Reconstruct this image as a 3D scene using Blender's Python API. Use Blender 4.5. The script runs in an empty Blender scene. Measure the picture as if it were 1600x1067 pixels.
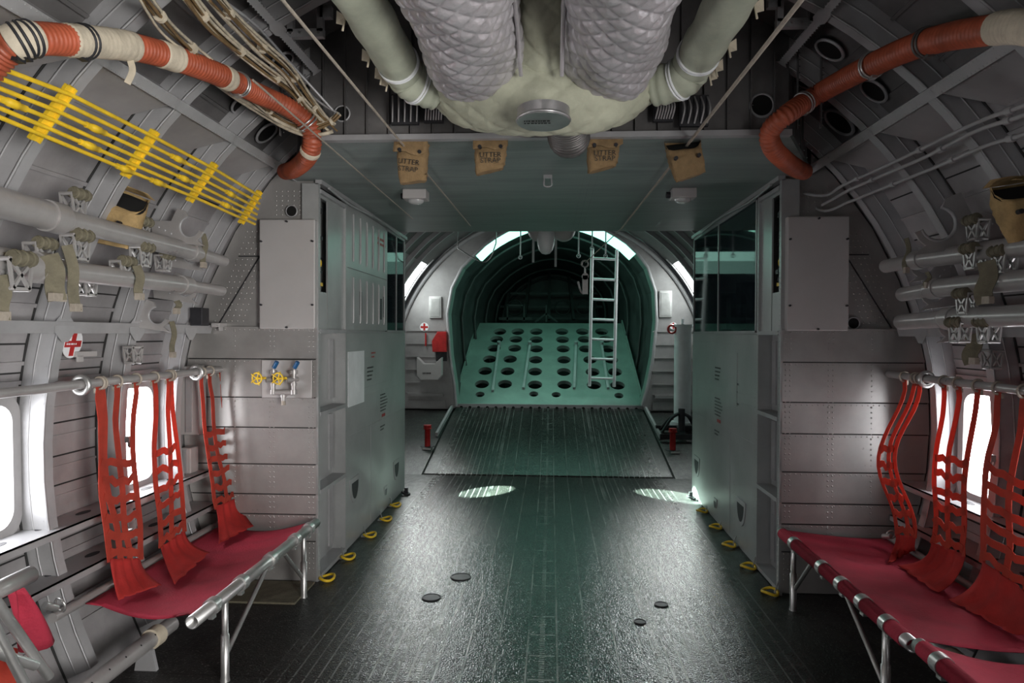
import bpy, math, random
from mathutils import Vector, Matrix
random.seed(7)
sc = bpy.context.scene
col = sc.collection
R_ = math.radians
# ------------------------------------------------------------ camera
FPX, YAW, PIT, ROLL = 1067.0, .057, -.0115, .004
CAM = Vector((.035, 0, 1.49))
Fv = Vector((-math.sin(YAW)*math.cos(PIT), math.cos(YAW)*math.cos(PIT), math.sin(PIT)))
Rv0 = Vector((math.cos(YAW), math.sin(YAW), 0)); Uv0 = Rv0.cross(Fv)
Rv = Rv0*math.cos(ROLL)+Uv0*math.sin(ROLL); Uv = -Rv0*math.sin(ROLL)+Uv0*math.cos(ROLL)
cd = bpy.data.cameras.new('camera'); cd.sensor_width = 36; cd.lens = 36*FPX/1600; cd.clip_start = .05; cd.clip_end = 200
co = bpy.data.objects.new('camera', cd); col.objects.link(co)
m3 = Matrix((Rv, Uv, -Fv)).transposed()
co.matrix_world = Matrix.Translation(CAM) @ m3.to_4x4()
sc.camera = co
# ------------------------------------------------------------ light and exposure
sc.view_settings.view_transform = 'Standard'; sc.view_settings.look = 'None'
sc.view_settings.gamma = 1; sc.view_settings.use_curve_mapping = False
sc.view_settings.exposure = .25
w = bpy.data.worlds.new('daylight'); sc.world = w; w.use_nodes = True
w.node_tree.nodes['Background'].inputs[0].default_value = (.75, .85, 1, 1)
w.node_tree.nodes['Background'].inputs[1].default_value = .02
def area(name, loc, to, sx, sy, power, color, spread=180):
    l = bpy.data.lights.new(name, 'AREA'); l.shape = 'RECTANGLE'; l.size = sx; l.size_y = sy
    l.energy = power; l.color = color; l.spread = R_(spread)
    o = bpy.data.objects.new(name, l); col.objects.link(o); o.location = loc
    o.rotation_euler = (Vector(to)-Vector(loc)).to_track_quat('-Z', 'Y').to_euler(); return o
LP = dict(entry=30, camera_fill=3, slit=6.5, mint=2.4, aft=.5, floor_spot=26000)
area('added_side_fill', (1.75, -.7, 1.2), (-1.6, 2.4, 1.45), 1.0, 1.4, LP['entry'], (1, .97, .93), 78)  # added fill from behind the camera for the left wall; no door is built
area('added_camera_fill', (-.3, -2.7, 1.3), (0.1, 3, 1.6), .9, 1.6, LP['camera_fill'], (1, .96, .93), 120)  # weaker fill added behind the camera, aimed ahead at the ducts
for s in (-1, 1):
    area('door_slit_daylight', (s*1.78, 8.95, 2.15), (s*.5, 4.4, -.7), .4, .75, LP['slit'], (.95, 1, .98), 64)
for s, tx, ty in ((1, -.55, 6.42), (-1, 1.14, 6.36)):     # spots added inside the cabin to make the two bright floor patches
    l = bpy.data.lights.new('added_floor_spot', 'SPOT'); l.energy = LP['floor_spot']; l.spot_size = R_(5.6); l.spot_blend = .35; l.shadow_soft_size = .01; l.color = (.72, 1, .85)
    o = bpy.data.objects.new('added_floor_spot', l); col.objects.link(o); o.location = (s*1.72, 8.6, 2.1)
    o.rotation_euler = (Vector((tx, ty, 0))-o.location).to_track_quat('-Z', 'Y').to_euler()
area('tinted_skylight_glow', (0, 9.9, 2.6), (0, 9.7, 0), 2.0, .7, LP['mint'], (.50, 1, .84))
area('tinted_skylight_forward_glow', (0, 9.3, 2.45), (0, 5.2, 1.2), 1.6, .3, LP['aft'], (.50, 1, .84))

# ------------------------------------------------------------ ray helpers (turn measured points into places on real planes)
def ray(px, py): return Fv + Rv*((px-800)/FPX) + Uv*((533.5-py)/FPX)
def at(px, py, x=None, y=None, z=None):
    d = ray(px, py)
    t = (x-CAM.x)/d.x if x is not None else (y-CAM.y)/d.y if y is not None else (z-CAM.z)/d.z
    return CAM+d*t
ZC = .98
def atR(px, py, r=2.07):
    d = ray(px, py); a = d.x**2+d.z**2; b = 2*(CAM.x*d.x+(CAM.z-ZC)*d.z); c = CAM.x**2+(CAM.z-ZC)**2-r*r
    return CAM+d*((-b+math.sqrt(b*b-4*a*c))/2/a)
SLOPE = .185; HY = 7.12
def on_ramp(px, py):
    d = ray(px, py); t = (SLOPE*(-HY)-CAM.z)/(d.z-SLOPE*d.y); return CAM+d*t
def cyl(a, r, y): return Vector((r*math.sin(a), y, ZC+r*math.cos(a)))   # angle from the top

# ------------------------------------------------------------ materials
def mat(name, c, rough=.5, metal=0, grime=.12, gs=3.0, bump=0, bs=60, spec=.5, emit=None, es=0, alpha=1, trans=0, stretch=None):
    m = bpy.data.materials.new(name); m.use_nodes = True; nt = m.node_tree; N = nt.nodes; L = nt.links
    p = N['Principled BSDF']; p.inputs['Roughness'].default_value = rough; p.inputs['Metallic'].default_value = metal
    p.inputs['Specular IOR Level'].default_value = spec
    p.inputs['Base Color'].default_value = (*c, 1)
    if alpha < 1: p.inputs['Alpha'].default_value = alpha
    if trans: p.inputs['Transmission Weight'].default_value = trans
    if emit: p.inputs['Emission Color'].default_value = (*emit, 1); p.inputs['Emission Strength'].default_value = es
    tc = N.new('ShaderNodeTexCoord'); mp = N.new('ShaderNodeMapping'); L.new(tc.outputs['Object'], mp.inputs[0])
    if stretch: mp.inputs['Scale'].default_value = stretch
    if grime:
        n = N.new('ShaderNodeTexNoise'); n.inputs['Scale'].default_value = gs; n.inputs['Detail'].default_value = 8; n.inputs['Roughness'].default_value = .65
        L.new(mp.outputs[0], n.inputs['Vector'])
        r = N.new('ShaderNodeValToRGB'); r.color_ramp.elements[0].position = .3; r.color_ramp.elements[1].position = .7
        r.color_ramp.elements[0].color = (*[v*(1-grime*1.6) for v in c], 1); r.color_ramp.elements[1].color = (*[min(1, v*(1+grime)) for v in c], 1)
        L.new(n.outputs[0], r.inputs[0]); L.new(r.outputs[0], p.inputs['Base Color'])
        q = N.new('ShaderNodeMapRange'); q.inputs['To Min'].default_value = max(.02, rough-.1); q.inputs['To Max'].default_value = min(1, rough+.12)
        L.new(n.outputs[0], q.inputs[0]); L.new(q.outputs[0], p.inputs['Roughness'])
    if bump:
        b = N.new('ShaderNodeBump'); b.inputs['Strength'].default_value = bump; b.inputs['Distance'].default_value = .01
        n2 = N.new('ShaderNodeTexNoise'); n2.inputs['Scale'].default_value = bs; n2.inputs['Detail'].default_value = 4
        L.new(mp.outputs[0], n2.inputs['Vector']); L.new(n2.outputs[0], b.inputs['Height']); L.new(b.outputs[0], p.inputs['Normal'])
    return m
M = {}
M['grey'] = mat('grey_paint', (.335, .325, .325), .4, .15, .16, 2.2, .08, 6)
M['bulk'] = mat('bulkhead_paint', (.37, .36, .35), .30, .35, .14, 2.0, .10, 5)
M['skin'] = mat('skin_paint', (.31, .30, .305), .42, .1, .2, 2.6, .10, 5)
M['dark_upper'] = mat('dark_upper_grey', (.14, .135, .135), .5, .1, .25, 3, .1, 5)  # darker grey than the skin, for the ceiling and wing box face
M['rib'] = mat('rib_paint', (.39, .39, .40), .38, .15, .12, 4)
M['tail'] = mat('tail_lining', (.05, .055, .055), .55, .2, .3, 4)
M['seam'] = mat('panel_gap', (.02, .02, .02), .8, 0, 0)
M['ductg'] = mat('dull_duct', (.16, .155, .15), .45, .5, .2, 8)
M['dark'] = mat('dark_metal', (.035, .035, .04), .5, .3, .3, 6)
M['black'] = mat('black_void', (.004, .004, .004), .9, 0, 0)
M['soffit'] = mat('soffit_green_lit', (.25, .29, .28), .46, .25, .18, 3, .12, 7, stretch=(.4, 3, 3))  # green-blue cast of the skylight is put into the grey base
M['door'] = mat('cabinet_paint', (.40, .41, .41), .33, .25, .12, 2.5, .06, 6)
M['cover'] = mat('cover_plate', (.47, .455, .45), .42, .1, .06, 2)
M['chrome'] = mat('bright_tube', (.60, .60, .59), .36, .85, .1, 8)
M['alu'] = mat('aluminium', (.5, .5, .5), .35, .8, .15, 8)
M['tube'] = mat('grey_tube', (.40, .385, .38), .3, .3, .12, 5)
M['yellow'] = mat('yellow_paint', (.86, .58, .03), .4, 0, .15, 12)
M['red'] = mat('red_paint', (.45, .02, .02), .4, 0, .2, 12)
M['blue'] = mat('blue_handle', (.02, .12, .30), .35, 0, .1, 12)
M['hose'] = mat('orange_hose', (.42, .095, .045), .45, 0, .3, 7, .1, 60)
M['wrap'] = mat('cream_wrap', (.62, .55, .43), .8, 0, .14, 14, .3, 50)
M['quilt'] = mat('quilted_foil_cloth', (.50, .48, .50), .33, .3, .12, 9, .3, 55)
M['olive'] = mat('olive_quilt', (.42, .43, .33), .75, 0, .16, 6, .3, 40)
M['olive2'] = mat('pale_green_wrap', (.44, .47, .37), .6, 0, .14, 6, .25, 30)
M['canvas'] = mat('tan_canvas', (.28, .185, .09), .9, 0, .2, 16, .35, 120)
M['canvas2'] = mat('pale_tan_canvas', (.42, .29, .13), .9, 0, .2, 16, .35, 120)
M['strap'] = mat('olive_strap', (.16, .145, .10), .85, 0, .2, 20, .3, 150)
M['wire'] = mat('cream_cable', (.55, .49, .38), .5, 0, .25, 30)
M['wire2'] = mat('brown_cable', (.20, .13, .06), .5, 0, .25, 30)
M['rope'] = mat('static_line_rope', (.42, .37, .31), .6, .2, .15, 40)
M['seat'] = mat('crimson_seat_cloth', (.42, .025, .055), .8, 0, .22, 3, .25, 110)
M['mint'] = mat('skylit_green_grey', (.27, .34, .315), .35, .3, .12, 3)  # grey with the skylight's green light mixed into its colour
M['white'] = mat('white_paint', (.82, .84, .86), .35, 0, .08, 6)
M['ink'] = mat('black_ink', (.02, .02, .02), .6, 0, 0)
M['rink'] = mat('red_ink', (.45, .03, .03), .6, 0, 0)
M['glass'] = mat('smoked_glass', (.02, .03, .04), .04, 0, 0, alpha=.62, spec=.9)
M['lens'] = mat('lamp_lens', (.7, .7, .7), .1, 0, 0, trans=.4)
M['pane'] = mat('daylight_pane', (.9, .9, .9), .3, 0, 0, emit=(.96, .97, 1), es=10)
M['slit'] = mat('open_slit_daylight', (.9, .9, .9), .3, 0, 0, emit=(.93, 1, .98), es=8)
M['mintpane'] = mat('green_tinted_pane', (.5, .9, .8), .3, 0, 0, emit=(.38, .98, .76), es=2.0)
def cloth(name, c, k=.5):
    m = mat(name, c, .75, 0, .2, 10, .2, 150); nt = m.node_tree; p = nt.nodes['Principled BSDF']
    t = nt.nodes.new('ShaderNodeBsdfTranslucent'); t.inputs[0].default_value = (*c, 1)
    mx = nt.nodes.new('ShaderNodeMixShader'); mx.inputs[0].default_value = k
    nt.links.new(p.outputs[0], mx.inputs[1]); nt.links.new(t.outputs[0], mx.inputs[2]); nt.links.new(mx.outputs[0], nt.nodes['Material Output'].inputs[0]); return m
M['net'] = cloth('orange_red_webbing', (.58, .075, .045), .4)
M['skirt'] = cloth('red_cloth', (.55, .035, .03), .3)
# floor : dark non-slip planking with worn light edges along its length
def floor_mat():
    m = bpy.data.materials.new('cargo_floor'); m.use_nodes = True; nt = m.node_tree; N = nt.nodes; L = nt.links
    p = N['Principled BSDF']; tc = N.new('ShaderNodeTexCoord'); sp = N.new('ShaderNodeSeparateXYZ'); L.new(tc.outputs['Object'], sp.inputs[0])
    def mth(op, a, b=None, c=None):
        n = N.new('ShaderNodeMath'); n.operation = op
        for i, v in enumerate((a, b, c)):
            if v is None: continue
            if isinstance(v, (int, float)): n.inputs[i].default_value = v
            else: L.new(v, n.inputs[i])
        return n.outputs[0]
    def noise(s, sc3, d=6):
        mp = N.new('ShaderNodeMapping'); mp.inputs['Scale'].default_value = sc3; L.new(tc.outputs['Object'], mp.inputs[0])
        n = N.new('ShaderNodeTexNoise'); n.inputs['Scale'].default_value = s; n.inputs['Detail'].default_value = d; L.new(mp.outputs[0], n.inputs['Vector']); return n.outputs[0]
    def lines(pitch, w, off=0.0, ax='X'):
        f = mth('FRACT', mth('ADD', mth('DIVIDE', sp.outputs[ax], pitch), 50+off)); d = mth('ABSOLUTE', mth('SUBTRACT', f, .5))
        return mth('LESS_THAN', d, w/pitch/2)
    ax_ = mth('ABSOLUTE', sp.outputs['X'])
    inner = mth('LESS_THAN', ax_, .42); outer = mth('SUBTRACT', 1, inner)
    fine = mth('MULTIPLY', mth('MULTIPLY', lines(.055, .008), outer), mth('LESS_THAN', ax_, 1.2))
    wide = mth('MULTIPLY', lines(.14, .008), inner)
    ladder = mth('MULTIPLY', mth('LESS_THAN', mth('ABSOLUTE', mth('SUBTRACT', ax_, .0)), .06), lines(.22, .012, .2, 'Y'))
    beads = mth('MULTIPLY', mth('LESS_THAN', mth('ABSOLUTE', mth('SUBTRACT', mth('ABSOLUTE', mth('SUBTRACT', ax_, .27)), .27)), .012), lines(.02, .011, 0, 'Y'))
    cross = lines(1.35, .01, .37, 'Y')
    ln = mth('MAXIMUM', mth('MAXIMUM', fine, wide), mth('MAXIMUM', mth('MAXIMUM', ladder, beads), 0))
    wear = noise(9, (1, .25, 1)); wm = mth('MULTIPLY', ln, mth('SMOOTH_MIN', mth('MULTIPLY', mth('SUBTRACT', wear, .32), 3.2), 1, .1))
    sp2 = noise(95, (1, .7, 1), 3); speck = mth('GREATER_THAN', sp2, .63)
    big = noise(3.2, (1, .5, 1), 7)
    base = N.new('ShaderNodeValToRGB'); base.color_ramp.elements[0].position = .35; base.color_ramp.elements[1].position = .75
    base.color_ramp.elements[0].color = (.008, .009, .009, 1); base.color_ramp.elements[1].color = (.030, .029, .026, 1); L.new(big, base.inputs[0])
    m1 = N.new('ShaderNodeMixRGB'); L.new(mth('MULTIPLY', wm, .7), m1.inputs[0]); L.new(base.outputs[0], m1.inputs[1]); m1.inputs[2].default_value = (.26, .27, .26, 1)
    m2 = N.new('ShaderNodeMixRGB'); L.new(mth('MULTIPLY', speck, .30), m2.inputs[0]); L.new(m1.outputs[0], m2.inputs[1]); m2.inputs[2].default_value = (.36, .35, .33, 1)
    m4 = N.new('ShaderNodeMixRGB'); L.new(cross, m4.inputs[0]); L.new(m2.outputs[0], m4.inputs[1]); m4.inputs[2].default_value = (.006, .006, .006, 1)
    L.new(m4.outputs[0], p.inputs['Base Color'])
    # worn, duller side walkways
    side = N.new('ShaderNodeMapRange'); side.inputs['From Min'].default_value = 1.0; side.inputs['From Max'].default_value = 1.35
    side.inputs['To Min'].default_value = .13; side.inputs['To Max'].default_value = .5; L.new(ax_, side.inputs[0])
    L.new(mth('ADD', side.outputs[0], mth('MULTIPLY', mth('SUBTRACT', noise(22, (1, .5, 1), 6), .5), .35)), p.inputs['Roughness'])
    b = N.new('ShaderNodeBump'); b.inputs['Strength'].default_value = 1; b.inputs['Distance'].default_value = .0045
    h = mth('ADD', mth('MULTIPLY', noise(26, (1, .6, 1), 3), .75), mth('ADD', mth('MULTIPLY', ln, .35), mth('MULTIPLY', noise(120, (1, .8, 1), 2), .7)))
    L.new(h, b.inputs['Height']); L.new(b.outputs[0], p.inputs['Normal'])
    p.inputs['Specular IOR Level'].default_value = .75
    return m
M['floor'] = floor_mat()

# ------------------------------------------------------------ mesh builder
class MB:
    def __init__(s): s.V = []; s.F = []; s.S = []
    def add(s, vs, fs, smooth=False):
        o = len(s.V); s.V += [tuple(v) for v in vs]; s.F += [tuple(i+o for i in f) for f in fs]; s.S += [smooth]*len(fs); return s
    def box2(s, a, b):
        x0, y0, z0 = (min(a[i], b[i]) for i in range(3)); x1, y1, z1 = (max(a[i], b[i]) for i in range(3))
        return s.add([(x0,y0,z0),(x1,y0,z0),(x1,y1,z0),(x0,y1,z0),(x0,y0,z1),(x1,y0,z1),(x1,y1,z1),(x0,y1,z1)],
                     [(0,3,2,1),(4,5,6,7),(0,1,5,4),(1,2,6,5),(2,3,7,6),(3,0,4,7)])
    def box(s, c, d): return s.box2([c[i]-d[i]/2 for i in range(3)], [c[i]+d[i]/2 for i in range(3)])
    def bar(s, p, q, w, h, up=(0,0,1)):
        p = Vector(p); q = Vector(q); d = (q-p).normalized(); u = Vector(up); sd = d.cross(u)
        if sd.length < 1e-4: sd = d.cross(Vector((1,0,0)))
        sd.normalize(); u = sd.cross(d); vs = []
        for e in (p, q):
            for a, b in ((-1,-1),(1,-1),(1,1),(-1,1)): vs.append(e+sd*(a*w/2)+u*(b*h/2))
        return s.add(vs, [(0,1,2,3),(7,6,5,4),(0,4,5,1),(1,5,6,2),(2,6,7,3),(3,7,4,0)])
    def tube(s, pts, r, n=10, caps=True, smooth=True):
        pts = [Vector(p) for p in pts]; k = len(pts); rs = r if isinstance(r, (list, tuple)) else [r]*k
        T = [(pts[min(i+1,k-1)]-pts[max(i-1,0)]).normalized() for i in range(k)]
        u = T[0].orthogonal().normalized(); vs = []; fs = []
        for i in range(k):
            u = (u-T[i]*u.dot(T[i])).normalized(); v = T[i].cross(u)
            for j in range(n):
                a = 2*math.pi*j/n; vs.append(pts[i]+(u*math.cos(a)+v*math.sin(a))*rs[i])
        for i in range(k-1):
            for j in range(n): a = i*n+j; b = i*n+(j+1)%n; fs.append((a, b, b+n, a+n))
        s.add(vs, fs, smooth)
        if caps: s.add([vs[j] for j in range(n)], [tuple(range(n))[::-1]]); s.add([vs[(k-1)*n+j] for j in range(n)], [tuple(range(n))])
        return s
    def pipe(s, p, q, ro, ri, n=20):      # open ended pipe
        p = Vector(p); q = Vector(q); d = (q-p).normalized(); u = d.orthogonal().normalized(); v = d.cross(u); vs = []
        for e, r in ((p,ro),(q,ro),(q,ri),(p,ri)):
            for j in range(n): a = 2*math.pi*j/n; vs.append(e+(u*math.cos(a)+v*math.sin(a))*r)
        fs = []
        for i in range(4):
            for j in range(n): fs.append((i*n+j, i*n+(j+1)%n, ((i+1)%4)*n+(j+1)%n, ((i+1)%4)*n+j))
        return s.add(vs, fs, True)
    def ribbon(s, pts, w, wd, t=.003):
        pts = [Vector(p) for p in pts]; k = len(pts); vs = []; fs = []
        for i in range(k):
            T = (pts[min(i+1,k-1)]-pts[max(i-1,0)]).normalized()
            W = Vector(wd[i] if isinstance(wd, list) else wd); W = (W-T*W.dot(T)).normalized(); Nn = T.cross(W)
            for a, b in ((-1,-1),(1,-1),(1,1),(-1,1)): vs.append(pts[i]+W*(a*w/2)+Nn*(b*t/2))
        for i in range(k-1):
            for j in range(4): a = i*4+j; b = i*4+(j+1)%4; fs.append((a, b, b+4, a+4))
        fs += [(3,2,1,0), tuple(4*(k-1)+j for j in range(4))]
        return s.add(vs, fs)
    def torus(s, c, ax, R, r, n=24, m=8, a0=0, a1=2*math.pi, u=None):
        ax = Vector(ax).normalized(); u = Vector(u) if u else ax.orthogonal(); u.normalize(); v = ax.cross(u); c = Vector(c)
        full = abs(a1-a0-2*math.pi) < 1e-6; k = n if full else n+1
        pts = [c+(u*math.cos(a0+(a1-a0)*i/n)+v*math.sin(a0+(a1-a0)*i/n))*R for i in range(k)]
        vs = []; fs = []
        for i in range(k):
            d = (pts[i]-c).normalized()
            for j in range(m): b = 2*math.pi*j/m; vs.append(pts[i]+(d*math.cos(b)+ax*math.sin(b))*r)
        for i in range(k if full else k-1):
            for j in range(m): i2 = (i+1)%k; fs.append((i*m+j, i*m+(j+1)%m, i2*m+(j+1)%m, i2*m+j))
        return s.add(vs, fs, True)
    def prism(s, poly, f, d0, d1):       # poly: 2d points, f(u,v,d) -> 3d
        n = len(poly); vs = [f(u, v, d0) for u, v in poly]+[f(u, v, d1) for u, v in poly]
        return s.add(vs, [tuple(range(n))[::-1], tuple(range(n, 2*n))]+[(i, (i+1)%n, n+(i+1)%n, n+i) for i in range(n)])
    def grid(s, P, t=0, nrm=None, smooth=True, closed=False):
        a = len(P); b = len(P[0]); vs = [Vector(p) for row in P for p in row]; fs = []
        for i in range(a-1):
            for j in range(b if closed else b-1): fs.append((i*b+j, i*b+(j+1)%b, (i+1)*b+(j+1)%b, (i+1)*b+j))
        if t:
            n = len(vs); N = Vector(nrm)*t; vs2 = [v+N for v in vs]; g = [tuple(n+i for i in f[::-1]) for f in fs]
            e = [i for i in range(b)]+[i*b+b-1 for i in range(1, a)]+[(a-1)*b+j for j in range(b-2, -1, -1)]+[i*b for i in range(a-2, 0, -1)]
            h = [(e[i], n+e[i], n+e[(i+1)%len(e)], e[(i+1)%len(e)]) for i in range(len(e))]
            return s.add(vs+vs2, fs+g+h, smooth)
        return s.add(vs, fs, smooth)
    def rivets(s, p, q, nrm, step=.03, r=.0045):
        p = Vector(p); q = Vector(q); L = (q-p).length; k = max(2, int(L/step)); n = Vector(nrm).normalized(); u = n.orthogonal().normalized(); v = n.cross(u)
        for i in range(k+1):
            c = p.lerp(q, i/k); vs = [c+(u*math.cos(a)+v*math.sin(a))*r-n*.001 for a in [j*math.pi/3 for j in range(6)]]+[c+n*r*.7]
            s.add(vs, [(j, (j+1)%6, 6) for j in range(6)], True)
        return s
    def disc(s, c, n_, r, n=16):
        n_ = Vector(n_).normalized(); u = n_.orthogonal().normalized(); v = n_.cross(u); c = Vector(c)
        return s.add([c+(u*math.cos(2*math.pi*j/n)+v*math.sin(2*math.pi*j/n))*r for j in range(n)], [tuple(range(n))])
    def build(s, name, m, parent=None, bevel=0):
        off = parent['_w'] if parent is not None else (0, 0, 0); off = Vector(off)
        me = bpy.data.meshes.new(name); me.from_pydata([(v[0]-off.x, v[1]-off.y, v[2]-off.z) for v in s.V], [], s.F)
        me.polygons.foreach_set('use_smooth', s.S); me.materials.append(M[m] if isinstance(m, str) else m); me.update()
        o = bpy.data.objects.new(name, me); col.objects.link(o)
        if parent is not None: o.parent = parent; o['_w'] = tuple(off)
        else: o['_w'] = (0.0, 0.0, 0.0)
        if bevel:
            b = o.modifiers.new('bevel', 'BEVEL'); b.width = bevel; b.segments = 2; b.limit_method = 'ANGLE'
        return o
def thing(name, label, cat, loc, group=None):
    o = bpy.data.objects.new(name, None); col.objects.link(o); o.location = loc; o.empty_display_size = .05
    o['_w'] = tuple(float(v) for v in loc); o['label'] = label; o['category'] = cat
    if group: o['group'] = group
    return o
def tag(o, label, cat, group=None):
    o['label'] = label; o['category'] = cat
    if group: o['group'] = group
    return o
def struct(mb, name, m, parent=None, bevel=0):
    o = mb.build(name, m, parent, bevel)
    if parent is None: o['kind'] = 'structure'
    return o
def copy_tree(o, loc=None, label=None, parent=None, sx=1):
    c = o.copy(); col.objects.link(c)
    if parent is not None: c.parent = parent
    if loc is not None: c.location = loc
    if label: c['label'] = label
    for ch in list(o.children): copy_tree(ch, parent=c)
    return c
def spline(pts, n=8):
    pts = [Vector(p) for p in pts]; out = []
    for i in range(len(pts)-1):
        p0 = pts[max(i-1, 0)]; p1 = pts[i]; p2 = pts[i+1]; p3 = pts[min(i+2, len(pts)-1)]
        for k in range(n):
            t = k/n; out.append(.5*((2*p1)+(p2-p0)*t+(2*p0-5*p1+4*p2-p3)*t*t+(3*p1-p0-3*p2+p3)*t**3))
    return out+[pts[-1]]
def text_into(mb, body, size, f):    # writes letters; f(u, v) -> 3d point, u to the right, v up
    c = bpy.data.curves.new('t', 'FONT'); c.body = body; c.size = size; c.align_x = 'CENTER'; c.resolution_u = 2
    o = bpy.data.objects.new('t', c); me = o.to_mesh()
    mb.add([f(v.co.x, v.co.y) for v in me.vertices], [tuple(p.vertices) for p in me.polygons])
    o.to_mesh_clear(); bpy.data.objects.remove(o); bpy.data.curves.remove(c)
def scribble(mb, f, w, rows, lh, h=.006, seed=1):   # rows of tiny illegible lettering
    rr = random.Random(seed)
    for r in range(rows):
        u = 0; end = w*rr.uniform(.55, 1)
        while u < end:
            l = rr.uniform(.004, .012); v = -r*lh
            mb.add([f(u, v), f(u+l, v), f(u+l, v+h), f(u, v+h)], [(0,1,2,3)]); u += l+rr.uniform(.002, .005)

# ============================================================ SETTING
RS, RI = 2.19, 2.07
AF = math.acos(-ZC/RS)                     # angle at which the skin meets the floor
frames_y = [-2.78+.5*i for i in range(14)]   # ... 2.22 2.72 3.22 3.72
wins = {-1: [(.33, .68), (1.33, 1.68), (2.33, 2.70), (3.33, 3.69)], 1: [(.33, .68), (1.33, 1.68), (2.33, 2.70), (3.34, 3.68)]}
ZW0, ZW1 = .68, 1.21
def ang(z, r=RS): return math.acos((z-ZC)/r)
Y0, Y1, Y2 = -3.0, 4.02, 9.42
SLY = (8.72, 9.22); SLA = (ang(2.50), ang(1.86))
def skin_patch(s, a0, a1, y0, y1, holes):
    mb = MB()
    al = sorted(set([a0, a1]+[h[i] for h in holes for i in (2, 3) if a0 < h[i] < a1]+[a0+(a1-a0)*i/14 for i in range(15)]))
    yl = sorted(set([y0, y1]+[h[i] for h in holes for i in (0, 1)]+[y0+(y1-y0)*i/10 for i in range(11)]))
    for i in range(len(al)-1):
        for j in range(len(yl)-1):
            am = (al[i]+al[i+1])/2; ym = (yl[j]+yl[j+1])/2
            if any(h[0] < ym < h[1] and h[2] < am < h[3] for h in holes): continue
            mb.add([cyl(s*al[i], RS, yl[j]), cyl(s*al[i+1], RS, yl[j]), cyl(s*al[i+1], RS, yl[j+1]), cyl(s*al[i], RS, yl[j+1])], [(0,1,2,3)], True)
    return mb
LON = [ang(2.74, RI), ang(2.42, RI)]
AC = ang(2.42)
for s, nm in ((-1, 'left'), (1, 'right')):
    holes = [(y0, y1, ang(ZW1), ang(ZW0)) for y0, y1 in wins[s]]
    mb = skin_patch(s, AC, AF, Y0, Y1, holes)
    # stiffener laps and rivets on the skin between the frames
    for k in range(1, 14):
        fy = frames_y[k-1]; ny = frames_y[k]
        if ny < .6: continue
        for z in (2.26, 2.1, 1.93, 1.74, 1.60, 1.36, 1.28, .60, .50, .40, .30, .2):
            a = s*ang(z); p = cyl(a, RS-.006, fy+.01); q = cyl(a, RS-.006, ny-.01)
            mb.bar(p, q, .016, .012, up=(-math.sin(a), 0, -math.cos(a)))
            if z > 1.9: mb.rivets(cyl(a+s*.012, RS, fy+.03), cyl(a+s*.012, RS, ny-.03), (-math.sin(a), 0, -math.cos(a)), .03, .004)
        if not any(y0 < (fy+ny)/2 < y1 for y0, y1 in wins[s]):
            for z in (1.15, 1.02, .88, .75):
                a = s*ang(z); mb.bar(cyl(a, RS-.003, fy+.01), cyl(a, RS-.003, ny-.01), .01, .008, up=(-math.sin(a), 0, -math.cos(a)))
    struct(mb, 'wall_'+nm, 'skin')
    mb = MB()
    for k in range(4, 14):
        fy = frames_y[k-1]; ny = min(frames_y[k], 4.0)
        for z in (2.2, 1.99, 1.67, 1.44, 1.32, .56, .38, .26):
            a = s*ang(z); mb.bar(cyl(a, RS-.001, fy+.01), cyl(a, RS-.001, ny-.01), .007, .006, up=(-math.sin(a), 0, -math.cos(a)))
        if not any(y0 < (fy+ny)/2 < y1 for y0, y1 in wins[s]):
            for z in (1.08, .93, .80): a = s*ang(z); mb.bar(cyl(a, RS-.001, fy+.01), cyl(a, RS-.001, ny-.01), .007, .006, up=(-math.sin(a), 0, -math.cos(a)))
        mb.tube([cyl(s*(AC+(AF-AC)*i/20), RS-.003, fy-.006) for i in range(21)], .005, 4, False)
    struct(mb, 'trim_17', 'seam')
    # aft walls
    struct(skin_patch(s, AC, AF, Y1, Y2, [(SLY[0], SLY[1], SLA[0], SLA[1])]), 'wall_'+nm, 'skin')
mb = skin_patch(1, -AC, AC, Y0, 3.2, [])
for k in range(1, 13):
    fy = frames_y[k-1]; ny = min(frames_y[k], 3.2)
    if ny < .6: continue
    for a in [i*.11 for i in range(-7, 8)]:
        mb.bar(cyl(a, RS-.008, fy+.01), cyl(a, RS-.008, ny-.01), .014, .016, up=(-math.sin(a), 0, -math.cos(a)))
struct(mb, 'ceiling', 'dark_upper')
struct(skin_patch(1, -AC, AC, 3.2, Y2, []), 'ceiling', 'dark_upper')
# front end of the cabin behind the camera
mb = MB(); n = 40; pts = [cyl(-AF+2*AF*i/n, RS, -3.0) for i in range(n+1)]
mb.add(pts, [tuple(range(n+1))]); struct(mb, 'wall_front', 'skin')
# frames (ribs) of the fuselage
def frame_ring(y, s, a0, a1, ri=RI, rs=RS, n=26, fl=.05):
    mb = MB(); A = [a0+(a1-a0)*i/n for i in range(n+1)]; t = .004
    P = [[cyl(s*a, rs, y), cyl(s*a, ri, y), cyl(s*a, ri, y+fl), cyl(s*a, ri+t, y+fl), cyl(s*a, ri+t, y+t), cyl(s*a, rs, y+t)] for a in A]
    for i in range(n):
        for j in range(5): mb.add([P[i][j], P[i+1][j], P[i+1][j+1], P[i][j+1]], [(0,1,2,3)], False)
    mb2 = []
    for i in range(n):
        for rr in (rs-.025, ri+.02):
            if y > .6: mb.rivets(cyl(s*A[i], rr, y), cyl(s*A[i+1], rr, y), (0, -1, 0), .036, .0035)
    if rs-ri > .08:
        mb.tube([cyl(s*a, rs-.05, y) for a in A], .004, 4, False); mb.tube([cyl(s*a, ri+.003, y) for a in A], .005, 4, False)
    return mb
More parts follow.
